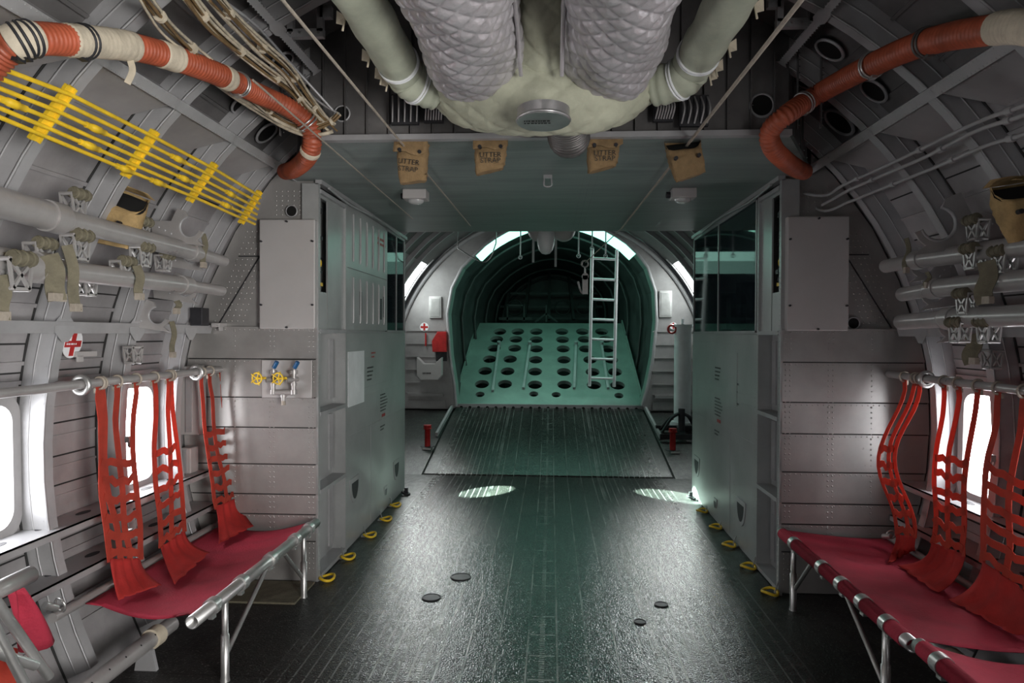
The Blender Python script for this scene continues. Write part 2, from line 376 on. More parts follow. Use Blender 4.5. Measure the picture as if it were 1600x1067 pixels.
for y in frames_y:
    if y < -1: continue
    for s in (-1, 1):
        a1 = AF-.02
        struct(frame_ring(y, s, 0, a1), 'trim_1', 'rib')
for y in (6.55, 7.05, 7.55, 8.05, 8.5):
    for s in (-1, 1): struct(frame_ring(y, s, .02, AF-.15, 2.14, RS, 24, .04), 'trim_2', 'rib')
# longerons with their webs, and gusset nodes at every frame
for s in (-1, 1):
    for z, w_, ye in ((2.74, .03, 3.2), (2.42, .046, 4.3)):
        a = s*ang(z, RI); up = Vector((-math.sin(a), 0, -math.cos(a))); mb = MB()
        mb.bar(cyl(a, RI-.006, -1), cyl(a, RI-.006, ye), w_, .010, up=up)
        e = .02 if z < 2.5 else .0
        mb.bar(cyl(a+s*e*0, (RI+RS)/2, -1), cyl(a, (RI+RS)/2, ye if z > 2.5 else 4.0), .006, RS-RI, up=up)
        mb.rivets(cyl(a-s*.008, RI-.012, .8), cyl(a-s*.008, RI-.012, ye), up, .022, .0035)
        mb.rivets(cyl(a+s*.008, RI-.012, .8), cyl(a+s*.008, RI-.012, ye), up, .022, .0035)
        for y in frames_y:
            if y < .5: continue
            c = cyl(a, RI-.013, y+.02); tt = Vector((math.cos(a), 0, -math.sin(a)))
            g = .06 if z > 2.5 else .05
            mb.add([c+tt*g*.45*u+Vector((0, g*v, 0)) for u, v in ((-1,-.5),(-.4,-1),(.4,-1),(1,-.5),(1,.5),(.4,1),(-.4,1),(-1,.5))], [tuple(range(8))])
        struct(mb, 'trim_3', 'rib')
    # eye level stringer and window sill stringers with slots
    a = s*ang(1.51, RI); up = Vector((-math.sin(a), 0, -math.cos(a))); mb = MB()
    mb.bar(cyl(a, RI-.005, 0), cyl(a, RI-.005, 3.98), .05, .008, up=up)
    for y in frames_y:
        if y < .5: continue
        c = cyl(a, RI-.011, y+.02); mb.add([c+Vector((0, .06*u, .06*v)) for u, v in ((-1,-.3),(-.3,-1),(.3,-1),(1,-.3),(1,.3),(.3,1),(-.3,1),(-1,.3))], [tuple(range(8))])
    struct(mb, 'trim_4', 'rib')
    for z, dep in ((.66, .13), (.47, .14)):
        mb = MB(); xo = math.sqrt(RS**2-(z-ZC)**2); mb.box2((s*(xo-.005), 0, z-.004), (s*(xo-dep-.03), 3.98, z+.004))
        mb.box2((s*(xo-dep-.03), 0, z-.03), (s*(xo-dep-.026), 3.98, z+.004))
        struct(mb, 'trim_5', 'rib')
        mb = MB()
        for y in [.3+.245*i for i in range(15)]:
            mb.prism([(.045*math.cos(t), .02*math.sin(t)) for t in [j*math.pi/8 for j in range(16)]], lambda u, v, d, y=y, xo=xo, z=z: (s*(xo-dep*.55+v), y+u, z+d), .0035, .0055)
        struct(mb, 'trim_6', 'dark')
    # deep boxed intercostals above the longeron: darker webs in every bay
    mb = MB()
    for k in range(6, 13):
        y = frames_y[k]
        a_t = s*(LON[1]+.01); a_b = s*(LON[1]+.10)
        mb.add([cyl(a_t, RI+.01, y+.05), cyl(a_t, RI+.01, y+.48), cyl(a_b, RS-.01, y+.40), cyl(a_b, RS-.01, y+.10)], [(0,1,2,3)])
        nn = (-math.sin(a_b), 0, -math.cos(a_b))
        mb.rivets(cyl(a_t+s*.008, RI+.018, y+.07), cyl(a_t+s*.008, RI+.018, y+.46), nn, .02, .004)
        mb.rivets(cyl(a_b-s*.006, RS-.018, y+.12), cyl(a_b-s*.006, RS-.018, y+.39), nn, .02, .004)
    struct(mb, 'trim_7', 'grey')
# windows
def rrect(w_, h_, r, n=6):
    o = []
    for cx, cy, a0 in ((w_/2-r, h_/2-r, 0), (-w_/2+r, h_/2-r, 90), (-w_/2+r, -h_/2+r, 180), (w_/2-r, -h_/2+r, 270)):
        for i in range(n+1): t = R_(a0+90*i/n); o.append((cx+r*math.cos(t), cy+r*math.sin(t)))
    return o
wi = 1
for s in (-1, 1):
    for y0, y1 in wins[s]:
        yc = (y0+y1)/2; zc = (ZW0+ZW1)/2; wv = y1-y0-.02; hv = ZW1-ZW0
        xr = math.sqrt(RS**2-(zc-ZC)**2)
        out = rrect(wv+.05, hv+.05, .10); inn = rrect(wv-.03, hv-.03, .085); k = len(out)
        def P(u, v, d): return Vector((s*(math.sqrt(RS**2-(zc+v-ZC)**2)-d), yc+u, zc+v))
        mb = MB()
        vs = [P(u, v, .0) for u, v in out]+[P(u, v, .018) for u, v in out]+[P(u, v, .018) for u, v in inn]+[P(u, v, -.03) for u, v in inn]
        mb.add(vs, [(r*k+i, r*k+(i+1)%k, (r+1)*k+(i+1)%k, (r+1)*k+i) for r in range(3) for i in range(k)])
        fr = struct(mb, 'window_%d' % wi, 'grey')
        mb = MB(); mb.add([P(u*1.04, v*1.04, -.02) for u, v in inn], [tuple(range(k))])
        mb.build('window_pane', 'pane', fr); wi += 1
# bright open slits high in the aft doors
for s in (-1, 1):
    mb = MB(); A = [SLA[0]+(SLA[1]-SLA[0])*i/10 for i in range(11)]
    for i in range(10): mb.add([cyl(s*A[i], RS+.01, SLY[0]), cyl(s*A[i+1], RS+.01, SLY[0]), cyl(s*A[i+1], RS+.01, SLY[1]), cyl(s*A[i], RS+.01, SLY[1])], [(0,1,2,3)])
    struct(mb, 'window_%d' % wi, 'slit'); wi += 1
    mb = MB(); fr_pts = [cyl(s*A[i], RS-.01, SLY[0]-.01) for i in range(11)]; mb.tube(fr_pts, .012, 6); mb.tube([cyl(s*A[i], RS-.01, SLY[1]+.01) for i in range(11)], .012, 6)
    struct(mb, 'trim_8', 'rib')

# floors
mb = MB(); mb.box2((-1.95, -3, -.05), (1.95, HY, 0)); struct(mb, 'floor', 'floor')
mb = MB()
def slab(x0, x1, y0, y1, t=.04, dz=0):
    z0 = (y0-HY)*SLOPE+dz; z1 = (y1-HY)*SLOPE+dz
    mb.add([(x0,y0,z0),(x1,y0,z0),(x1,y1,z1),(x0,y1,z1),(x0,y0,z0-t),(x1,y0,z0-t),(x1,y1,z1-t),(x0,y1,z1-t)], [(0,1,2,3),(7,6,5,4),(0,4,5,1),(1,5,6,2),(2,6,7,3),(3,7,4,0)])
slab(-2.1, -1.325, HY, 9.55); slab(1.325, 2.1, HY, 9.55); struct(mb, 'floor', 'floor')
mb = MB(); slab(-1.3, 1.3, HY+.025, 9.55, .04, .004); ramp = mb.build('cargo_ramp', 'floor')
tag(ramp, 'dark ribbed loading ramp rising from the cargo floor to the perforated panel', 'ramp')
mb = MB(); slab(-1.325, -1.3, HY, 9.55, .03, -.012); slab(1.3, 1.325, HY, 9.55, .03, -.012); slab(-1.33, 1.33, HY, HY+.025, .03, -.02)
struct(mb, 'trim_9', 'black')
mb = MB()
for s in (-1, 1):
    z = lambda y: (y-HY)*SLOPE
    mb.bar((s*1.36, 8.3, z(8.3)+.03), (s*1.33, 9.5, z(9.5)+.05), .03, .05)
struct(mb, 'trim_10', 'rib')
# soffit (lowered ceiling under the wing) with its front face
YS0, YS1 = 3.2, 6.05
mb = MB()
mb.prism([(-1.12, YS0), (1.12, YS0), (1.52, 4.0), (1.52, 4.05), (1.36, 4.06), (1.36, YS1), (-1.36, YS1), (-1.36, 4.06), (-1.52, 4.05), (-1.52, 4.0)], lambda u, v, d: (u, v, d), 2.40, 2.43)
for k, y in enumerate((3.24, 3.34, 3.46, 3.6, 5.9, 6.0)):
    mb.rivets((-1.15-.1*k if k < 4 else -1.3, y, 2.40), (1.15+.1*k if k < 4 else 1.3, y, 2.40), (0, 0, -1), .035, .004)
for x in (-.42, -.38, -.34, .22, .26, .30): mb.rivets((x, 3.7, 2.40), (x, 5.85, 2.40), (0, 0, -1), .035, .0035)
for x in (-.9, .9): mb.rivets((x, 3.4, 2.40), (x, 5.85, 2.40), (0, 0, -1), .045, .0035)
for y in (4.2, 4.8, 5.4): mb.rivets((-1.3, y, 2.40), (1.3, y, 2.40), (0, 0, -1), .045, .0035)
struct(mb, 'ceiling', 'soffit')
mb = MB()   # vertical front face of the wing box with stiffeners
A = [-.62+1.24*i/20 for i in range(21)]
aw = math.asin(1.12/RS); pts = [cyl(a, RS-.002, 3.214) for a in [-aw+2*aw*i/24 for i in range(25)]]
mb.add([(-1.12, 3.214, 2.41)]+pts+[(1.12, 3.214, 2.41)], [tuple(range(len(pts)+2))])
for s in (-1, 1):
    Q = [Vector((s*(1.12+.40*i/8), 3.22+.80*i/8, 0)) for i in range(9)]
    for i in range(8): mb.add([(Q[i].x, Q[i].y, 2.41), (Q[i+1].x, Q[i+1].y, 2.41), (Q[i+1].x, Q[i+1].y, max(2.41, ZC+math.sqrt(max(0, RS**2-Q[i+1].x**2)))), (Q[i].x, Q[i].y, ZC+math.sqrt(RS**2-Q[i].x**2))], [(0,1,2,3)])
    for i in (2, 4, 6): mb.bar((Q[i].x-s*.02, Q[i].y-.02, 2.42), (Q[i].x-s*.02, Q[i].y-.02, ZC+math.sqrt(RS**2-Q[i].x**2)-.02), .006, .03, up=(s, -.5, 0))
for i in range(-12, 13):
    x = i*.105; zt = ZC+math.sqrt(RS**2-x*x)-.01; mb.box2((x-.002, 3.195, 2.43), (x+.002, 3.213, zt)); mb.rivets((x+.012, 3.212, 2.45), (x+.012, 3.212, zt-.05), (0,-1,0), .03, .0035)
struct(mb, 'wall_front', 'dark_upper')
mb = MB(); mb.box2((-1.12, 3.17, 2.395), (1.12, 3.21, 2.405)); mb.box2((-1.12, 3.165, 2.395), (1.12, 3.17, 2.42)); struct(mb, 'trim_11', 'rib')
mb = MB(); mb.box2((-1.62, 6.05, 2.40), (1.62, 6.09, 2.95)); struct(mb, 'wall_back', 'skin')

# side bulkheads, front faces of the wheel boxes
def bulkhead(s, nm):
    mb = MB(); yb = 4.0
    zl = [at(450, y, y=4.0).z for y in (905, 850, 790, 769, 725, 666, 621, 560, 515)]
    zl = [0, .24, .40, .52, .70, .92, 1.10, 1.33, 1.52]
    for i in range(8):
        z0, z1 = zl[i]+.003, zl[i+1]; m_ = (z0+z1)/2
        xo = math.sqrt((RS-.01)**2-(m_-ZC)**2)
        x0 = 1.36
        xa = math.sqrt((RS-.01)**2-(z0-ZC)**2); xb = math.sqrt((RS-.01)**2-(z1-ZC)**2); t = .006
        mb.add([(s*x0, yb, z0), (s*xa, yb, z0), (s*xb, yb-t*.0, z1), (s*x0, yb, z1), (s*x0, yb-t, z0+.004), (s*xa, yb-t, z0+.004), (s*xb, yb, z1), (s*x0, yb, z1)], [(4,5,2,3), (0,1,5,4)])
        mb.rivets((s*(x0+.02), yb-.001, z1-.012), (s*(xo-.06), yb-.001, z1-.012), (0,-1,0), .03, .0055)
    for x in (1.38, 1.405, 1.62, 1.645, 1.86): mb.rivets((s*x, yb-.0045, .05), (s*x, yb-.0045, 1.5), (0,-1,0), .03, .0058)
    # upper part
    z = [1.52, 1.8, 2.1, 2.4, 2.62]
    P = [(s*1.36, yb+.03, 1.52)]+[(s*math.sqrt((RS-.01)**2-(q-ZC)**2), yb+.03, q) for q in z]+[(s*1.36, yb+.03, 2.62)]
    mb.add(P, [tuple(range(len(P)))])
    mb.box2((s*1.36, yb+.03, 1.515), (s*2.1, yb-.008, 1.525))
    for x in (1.38, 1.40, 1.42): mb.rivets((s*x, yb+.028, 1.55), (s*x, yb+.028, 2.38), (0,-1,0), .03, .006)
    for q in range(6):
        mb.rivets((s*1.44, yb+.028, 2.2+q*.028), (s*1.62, yb+.028, 2.2+q*.028), (0,-1,0), .03, .006)
        mb.rivets((s*(2.0-.035*q), yb+.028, 1.56), (s*(1.80-.03*q), yb+.028, 2.1), (0,-1,0), .035, .006)
    struct(mb, 'wall_%s' % nm, 'bulk')
    mb = MB()
    for i in range(1, 8): mb.box2((s*1.365, yb-.0035, zl[i]-.001), (s*(math.sqrt((RS-.02)**2-(zl[i]-ZC)**2)), yb+.001, zl[i]+.005))
    struct(mb, 'trim_18', 'seam')
bulkhead(-1, 'left'); bulkhead(1, 'right')
mb = MB()   # diagonal seams of the upper bulkheads and port hole
for s in (-1, 1):
    mb.bar((s*1.98, 4.027, 1.53), (s*1.72, 4.027, 1.95), .006, .006, up=(0,1,0)); mb.bar((s*1.72, 4.027, 1.95), (s*1.85, 4.027, 1.95), .006, .006, up=(0,1,0))
struct(mb, 'trim_12', 'dark')

# ============================================================ CABINETS lining the wheel boxes
def cabinet(s, ya, yg, label):
    """ya: column end / first door, yg: where the smoked glass begins."""
    t = thing('equipment_cabinet', label, 'cabinet', (s*1.7, 5.2, 0))
    prof = lambda z0, z1: [(1.36, z0), (1.36, z1)]+[(math.sqrt(2.15**2-(z-ZC)**2), z) for z in ([z1-(z1-z0)*i/6 for i in range(7)])]
    f = lambda u, v, d: (s*u, d, v)
    b = MB(); b.prism(prof(0.0, 1.5), f, ya, 6.42)
    if yg-ya > .1: b.prism(prof(1.5, 2.38), f, ya, yg)
    # shell of the glass compartment
    b.box2((s*1.37, yg, 2.355), (s*1.62, 6.42, 2.38)); b.box2((s*1.60, yg, 1.5), (s*1.62, 6.42, 2.38)); b.box2((s*1.37, 6.40, 1.5), (s*1.62, 6.42, 2.38))
    # column: back, strips
    b.prism([(1.44, 0), (1.44, 2.38)]+prof(0, 2.38)[2:], f, 4.04, ya)
    b.box2((s*1.35, 4.0, 0), (s*1.45, 4.035, 2.38)); b.box2((s*1.35, ya-.03, 0), (s*1.45, ya, 2.38))
    b.rivets((s*1.349, 4.018, .03), (s*1.349, 4.018, 2.36), (-s,0,0), .03, .0045); b.rivets((s*1.349, ya-.015, .03), (s*1.349, ya-.015, 2.36), (-s,0,0), .03, .0035)
    b.build('body', 'door', t)
    for z in (.53, 1.0, 1.5, 2.34, .02): sh = MB(); sh.box2((s*1.345, 4.035, z-.012), (s*1.44, ya-.03, z+.012)); sh.build('shelf_rail', 'rib', t)
    st = MB()
    for z0, z1 in ((.05, .5), (.56, .97), (1.03, 1.47)):
        st.box2((s*1.42, 4.22, z0), (s*1.44, 4.235, z1)); st.box2((s*1.43, ya-.12, z0+.02), (s*1.44, ya-.05, z1-.02)); st.rivets((s*1.429, ya-.085, z0+.03), (s*1.429, ya-.085, z1-.03), (-s,0,0), .05, .004)
    st.build('stiffener', 'rib', t)
    ink = MB()
    for z in (.86, 1.36, .30): scribble(ink, lambda u, v, z=z: (s*1.438, 4.08+u, z-.14+v), .10, 2, .018, seed=int(z*100)); ink.box2((s*1.438, 4.09, z), (s*1.439, 4.13, z+.045))
    ink.build('lettering', 'ink', t)
    # upper bay of the column with open slot and apparatus
    up = MB(); up.box2((s*1.365, 4.035, 1.51), (s*1.375, 4.20, 1.74)); up.box2((s*1.365, 4.035, 1.74), (s*1.375, 4.075, 2.33)); up.box2((s*1.365, 4.215, 1.51), (s*1.375, ya-.03, 2.33)); up.box2((s*1.365,4.075,2.31),(s*1.375,4.215,2.33))
    up.rivets((s*1.364, ya-.06, 1.55), (s*1.364, ya-.06, 2.3), (-s,0,0), .03, .0035)
    up.build('access_panel', 'door', t)
    ap = MB()
    for k in range(12): ap.box((s*random.uniform(1.39, 1.42), random.uniform(4.09, 4.19), 1.78+k*.042), (.03, random.uniform(.02, .05), random.uniform(.012, .035)))
    ap.build('apparatus', 'dark', t)
    ap = MB(); ap.torus((s*1.39, 4.14, 1.92), (1,0,0), .02, .006, 14, 6); ap.box((s*1.395, 4.15, 1.79), (.02, .07, .02)); ap.build('valve_fitting', 'yellow', t)
    # lower big door: thin plate standing proud, with seams and rivets
    d = MB(); d.box2((s*1.35, ya, .02), (s*1.362, 6.42, 1.49))
    for z in (.35, .72, 1.02, 1.42): d.rivets((s*1.349, ya+.03, z), (s*1.349, 6.4, z), (-s,0,0), .05, .003)
    for y in (ya+.02, ya+.5, ya+1.0, 6.38): d.rivets((s*1.349, y, .05), (s*1.349, y, 1.47), (-s,0,0), .04, .003)
    lo = d.build('lower_door', 'door', t)
    sm = MB()
    for z in (.78, 1.08): sm.box2((s*1.3485, ya+.02, z), (s*1.3515, 6.4, z+.003))
    sm.box2((s*1.3485, ya+.62, .03), (s*1.3515, ya+.625, .78)); sm.box2((s*1.344, 4.0, 1.495), (s*1.35, 6.42, 1.503))
    sm.build('panel_seam', 'rib', lo)
    # half-moon tie-down pockets
    for yy, zz in ((ya+.17, .42), (6.05, .30), (5.65, .16)) if s < 0 else ((ya+.32, .30), (6.2, .34), (5.5, .14)):
        k = .14 if zz > .2 else .06
        p = MB(); arc = [(k*.8*math.cos(a), k*1.2*math.sin(a)) for a in [math.pi*(1+j/14) for j in range(15)]]
        ar = [(u, v) for u, v in arc]+[(k*.8, .1*k), (-k*.8, .1*k)]
        p.prism(ar, lambda u, v, d_: (s*(1.35-d_), yy+u, zz+v+.04), .0, .006)
        pk = p.build('tie_down_pocket', 'rib', t)
        p = MB(); p.prism([(u*.72+.008, v*.72) for u, v in arc]+[(k*.6, 0), (-k*.6, 0)], lambda u, v, d_: (s*(1.35-d_), yy+u, zz+v+.02), .0061, .0071); p.build('recess', 'dark', pk)
    # upper doors with pressed ribs
    if yg-ya > .1:
        for z0, z1 in ((1.51, 1.93), (1.94, 2.37)):
            d = MB(); d.box2((s*1.35, ya, z0), (s*1.362, yg, z1))
            ud = d.build('upper_door', 'door', t)
            for j in range(6): r = MB(); y = ya+.14+j*(yg-ya-.2)/5.2; r.tube([(s*1.349, y, z0+.05), (s*1.346, y, z0+.07), (s*1.346, y, z1-.07), (s*1.349, y, z1-.05)], .007, 8); r.build('pressed_rib', 'door', ud)
        for y, z in ((ya+.3, 1.62), (yg-.22, 1.60), (yg-.12, 1.62)): ink = MB(); ink.box2((s*1.3485, y, z), (s*1.3495, y+.06, z+.17)); ink.build('placard', 'dark', t)
        ink = MB(); ff = lambda y, z: (lambda u, v: (s*1.3488, y+u, z+v))
        scribble(ink, ff(yg-.30, 2.24), .26, 2, .04, .02, 5); ink.build('red_lettering', 'rink', t)
    fl = lambda y, z: (lambda u, v: (s*1.3475, (y+u) if s < 0 else (y-u), z+v))
    pl = MB(); pl.box2((s*1.347, ya+.02 if s < 0 else ya+.45, .98), (s*1.35, ya+.42 if s < 0 else ya+.75, 1.36)); pl.build('instruction_plate', 'white' if s < 0 else 'door', t)
    ink = MB()
    scribble(ink, fl(ya+.06 if s < 0 else ya+.70, 1.30), .32, 2, .055, .036, 3); scribble(ink, fl(ya+.06 if s < 0 else ya+.7, 1.19), .30, 8, .028, .014, 4)
    scribble(ink, fl(ya+.5 if s < 0 else ya+1.1, 1.22), .2, 4, .03, .012, 6); scribble(ink, fl(ya+.9 if s < 0 else ya+1.1, .98), .25, 6, .026, .010, 8); scribble(ink, fl(ya+.9 if s < 0 else ya+1.1, .72), .2, 2, .026, .012, 9)
    ink.build('lettering', 'ink', t)
    ink = MB(); scribble(ink, fl(ya+.62 if s < 0 else ya+.6, 1.33), .16, 2, .03, .012, 11); scribble(ink, fl(ya+.95 if s < 0 else ya+1.02, .80), .15, 1, .03, .025, 12); ink.build('red_lettering', 'rink', t)
    # smoked glass with frame
    g = MB(); g.box2((s*1.356, yg+.01, 1.51), (s*1.362, 6.41, 2.36)); g.build('smoked_glass', 'glass', t)
    g = MB()
    for a_, b_ in (((yg, 1.50), (yg+.025, 2.38)), ((6.395, 1.50), (6.42, 2.38)), ((yg, 2.355), (6.42, 2.38)), ((yg, 1.5), (6.42, 1.515))): g.box2((s*1.35, a_[0], a_[1]), (s*1.366, b_[0], b_[1]))
    ym = yg+(6.42-yg)*.52; g.box2((s*1.352, ym, 1.5), (s*1.364, ym+.02, 2.37)); g.build('glass_frame', 'rib', t)
    e = MB()
    for q in range(5): e.box((s*1.52, yg+.25+q*(6.2-yg)/6, 1.66+.05*(q%3)), (.12, .14, .25))
    e.build('stored_apparatus', 'dark', t)
    # top angle strip
    e = MB(); e.box2((s*1.33, 4.0, 2.375), (s*1.37, 6.42, 2.40)); e.tube(spline([(s*1.32, 4.1, 2.37), (s*1.33, 4.6, 2.36), (s*1.31, 5.3, 2.375), (s*1.33, 6.1, 2.36)]), .008, 6); e.build('top_rail', 'rib', t)
    return t
YLA = at(540, 522, x=-1.36).y; YLG = at(602, 522, x=-1.36).y; YRA = at(1185, 522, x=1.36).y
cabinet(-1, YLA, YLG, 'grey equipment cabinet wall on the left with ribbed upper doors and printed instructions')
cabinet(1, YRA, YRA+.02, 'grey equipment cabinet wall on the right under a long smoked glass pane')

# cover boxes on the bulkheads
def cover(s, px0, px1, pz0, pz1, label):
    p = at(px0, pz0, y=3.96); q = at(px1, pz1, y=3.96)
    t = thing('cover_box', label, 'cover', ((p.x+q.x)/2, 4.0, q.z))
    b = MB(); b.box2((p.x, 3.96, p.z), (q.x, 4.029, q.z)); b.build('panel', 'cover', t, .006)
    for u, v in ((.04, .2), (.96, .2), (.04, .78), (.96, .78), (.5, .02), (.5, .985)):
        b = MB(); b.tube([(p.x+(q.x-p.x)*u, 3.945, p.z+(q.z-p.z)*v), (p.x+(q.x-p.x)*u, 3.962, p.z+(q.z-p.z)*v)], .006, 8); b.build('fastener', 'dark', t)
cover(-1, 405, 492, 343, 514, 'tall pale grey cover box on the left bulkhead above the valve plate')
cover(1, 1231, 1326, 338, 517, 'tall pale grey cover box on the right bulkhead beside the smoked glass')
# ports in the bulkhead
def port(px, py, pl, r, label, nrm=None):
    c = Vector(pl); n_ = Vector(nrm) if nrm else Vector((0, -1, 0))
    t = thing('port_ring', label, 'port ring', c, 'round flanged openings')
    b = MB(); b.torus(c+n_*.006, n_, r*1.03, r*.09, 28, 8); b.pipe(c-n_*.0, c+n_*.008, r*1.15, r, 28); b.build('flange', 'rib', t)
    b = MB(); b.disc(c+n_*.003, n_, r); b.build('opening', 'black', t)
port(0, 0, at(456, 330, y=4.02), .032, 'small round opening above the left cover box')
port(0, 0, at(1333, 505, y=4.02), .032, 'small round vent low beside the right cover box')
def clampR(px, py, r=2.0, ymax=3.10):
    p = atR(px, py, r); return p if p.y < ymax else at(px, py, y=ymax)
def rib_hole(px, py, r, label):
    p = atR(px, py, 2.17); a = math.atan2(p.x, p.z-ZC); port(0, 0, p, r, label, (-math.sin(a), 0, -math.cos(a)))
for px, py, r, lb in ((416, 207, .062, 'round dark hole beside the lower bend of the left orange hose'), (376, 162, .05, 'round hole half covered by the left orange hose'), (440, 95, .055, 'round hole behind the left cable bundles'),
                      (535, 178, .035, 'small ringed hole where the cable bundles end'), (1297, 77, .062, 'round hole above the right orange hose'), (1366, 141, .062, 'round hole just below the right orange hose'),
                      (1312, 190, .08, 'large round hole under the right orange hose beside the longeron'), (1255, 125, .05, 'round hole half covered by the right orange hose'), (1330, 22, .055, 'highest round hole above the right orange hose'),
                      (1190, 165, .05, 'round hole nearest the wing box on the right'), (1082, 62, .05, 'dark round hole behind the right green pipe')):
    if px in (535, 1190): port(0, 0, at(px, py, y=3.215), r, lb)
    else: rib_hole(px, py, r, lb)

# ============================================================ AFT END
YB = 9.42
def OP(px, py): p = at(px, py, y=YB); return (p.x, p.z)
side_r = [OP(1003, 634), OP(1011, 605), OP(1020, 560), OP(1026, 500), OP(1024, 455), OP(1012, 418), OP(995, 395)]
side_l = [OP(742, 398), OP(722, 418), OP(706, 450), OP(699, 490), OP(703, 555), OP(710, 600), OP(713, 634)]
a_ = side_r[-1]; b_ = side_l[0]
mx = (a_[0]+b_[0])/2; arcp = []
zt = a_[1]; rise = .52
for i in range(1, 16):
    u = i/16; x = a_[0]+(b_[0]-a_[0])*u; arcp.append((x, a_[1]+(b_[1]-a_[1])*u+rise*math.sin(math.pi*u)**.8*.95))
opening = side_r+arcp+side_l            # from lower right, over the top, to lower left
no = len(opening)
mb = MB(); outer = []
cxo, czo = 0, 1.3
for (x, z) in opening:
    # project outwards to the skin
    dx, dz = x-cxo, z-czo; l = math.hypot(dx, dz); dx /= l; dz /= l; bq = cxo*dx+(czo-ZC)*dz; cq = cxo**2+(czo-ZC)**2-(RS-.005)**2; tq = -bq+math.sqrt(bq*bq-cq); outer.append((cxo+dx*tq, czo+dz*tq))
vs = [(x, YB, z) for x, z in opening]+[(x, YB, z) for x, z in outer]
mb.add(vs, [(i, i+1, no+i+1, no+i) for i in range(no-1)])
mb.box2((-2.15, YB, -.2), (-1.34, YB+.01, .44)); mb.box2((1.34, YB, -.2), (2.15, YB+.01, .44))
for s, sd in ((1, side_r), (-1, side_l)):
    for z in (.52, .66, .80, .98, 1.16, 1.34, 1.52): mb.box2((s*1.42, YB-.02, z), (s*1.98, YB, z+.012))
    mb.box2((s*1.45, YB-.06, .62), (s*1.95, YB, .66)); mb.box2((s*1.42, YB-.03, .46), (s*2.0, YB, .56))
for k in range(no-1): mb.rivets((opening[k][0]*1.03, YB-.002, (opening[k][1]-1.3)*1.03+1.3), (opening[k+1][0]*1.03, YB-.002, (opening[k+1][1]-1.3)*1.03+1.3), (0,-1,0), .05, .006)
struct(mb, 'wall_back', 'grey')
# reveal going aft; the overhead part is the tinted skylight
def sect(i, y):
    x, z = opening[i]; return Vector((x, y, z))
mb = MB(); mn = MB(); mt = MB()
for i in range(no-1):
    tgt = mn if (6 <= i < no-7 and not (12 <= i <= 17 and False)) else mb
    ye = 10.35 if tgt is mn else 9.8
    tgt.add([sect(i, YB), sect(i+1, YB), sect(i+1, ye), sect(i, ye)], [(0,1,2,3)], True)
    if tgt is mb: mt.add([sect(i, ye), sect(i+1, ye), sect(i+1, 10.35), sect(i, 10.35)], [(0,1,2,3)], True)
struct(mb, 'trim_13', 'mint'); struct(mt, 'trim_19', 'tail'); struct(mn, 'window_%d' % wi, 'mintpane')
# light rim round the opening
mb = MB(); mb.tube([(x, YB-.01, z) for x, z in opening], .022, 8); struct(mb, 'trim_14', 'rib')
mb = MB(); mb.tube([cyl(-1.45+2.9*i/40, RS-.06, YB-.03) for i in range(41)], .03, 8); struct(mb, 'trim_15', 'rib')
# tail cone shell with ring frames and end dome
mb = MB(); P = []
for k in range(9):
    y = 10.35+k*.36; f = 1-.045*k; P.append([(x*f, y, 1.15+(z-1.15)*f+.03*k) for x, z in opening]+[(-1.35*f, y, -.2), (1.35*f, y, -.2)])
mb.grid(P, closed=True)
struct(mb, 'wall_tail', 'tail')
mb = MB()
for k in range(0, 9, 2):
    y = 10.5+k*.33; f = 1-.045*(k+.2); Q = [(x*f, y, 1.15+(z-1.15)*f+.03*k) for x, z in opening]
    mb.tube([(x*.965, yy, 1.2+(z-1.2)*.965) for x, yy, z in Q], .02, 6)
struct(mb, 'trim_16', 'tail')
mb = MB(); y = 13.2; P = []
for k in range(7):
    f = .66*math.cos(k/6*math.pi/2*.97); P.append([(x*f, y+.35*math.sin(k/6*math.pi/2), 1.3+(z-1.3)*f+.1) for x, z in opening]+[(-1.3*f, y+.35*math.sin(k/6*math.pi/2), 1.3-1.4*f)])
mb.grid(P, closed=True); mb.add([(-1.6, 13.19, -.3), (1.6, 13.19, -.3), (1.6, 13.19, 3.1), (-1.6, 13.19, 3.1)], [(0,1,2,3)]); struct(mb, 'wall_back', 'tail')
mb = MB()    # dim frames and gear of the tail seen through the opening
for x in (-.85, -.45, 0, .45, .85): mb.bar((x, 12.6, 1.75), (x*.8, 13.1, 2.7), .05, .05)
for z in (1.78, 2.0, 2.25): mb.bar((-1.0, 12.9, z), (1.0, 12.9, z), .05, .04)
for x in (-.65, .25, .65):
    mb.torus((x, 12.85, 1.98), (0, 1, 0), .14, .014, 20, 6)
mb.bar((-.75, 12.3, 1.72), (-.75, 12.3, 2.02), .05, .03); mb.bar((-.75, 12.3, 2.0), (-.45, 12.3, 2.0), .05, .03); mb.bar((-.45, 12.3, 2.02), (-.45, 12.3, 1.72), .05, .03); mb.bar((-.9, 12.3, 1.76), (-.3, 12.3, 1.76), .05, .05)
mb.bar((-.25, 12.2, 1.7), (-.05, 12.2, 1.85), .03, .03); mb.bar((.15, 12.2, 1.7), (-.05, 12.2, 1.85), .03, .03); mb.bar((-.05, 12.2, 1.7), (-.05, 12.2, 2.0), .03, .03)
o = mb.build('tail_rack', 'tail'); tag(o, 'dim grey rack of bars and loops in the tail above the perforated panel', 'rack')

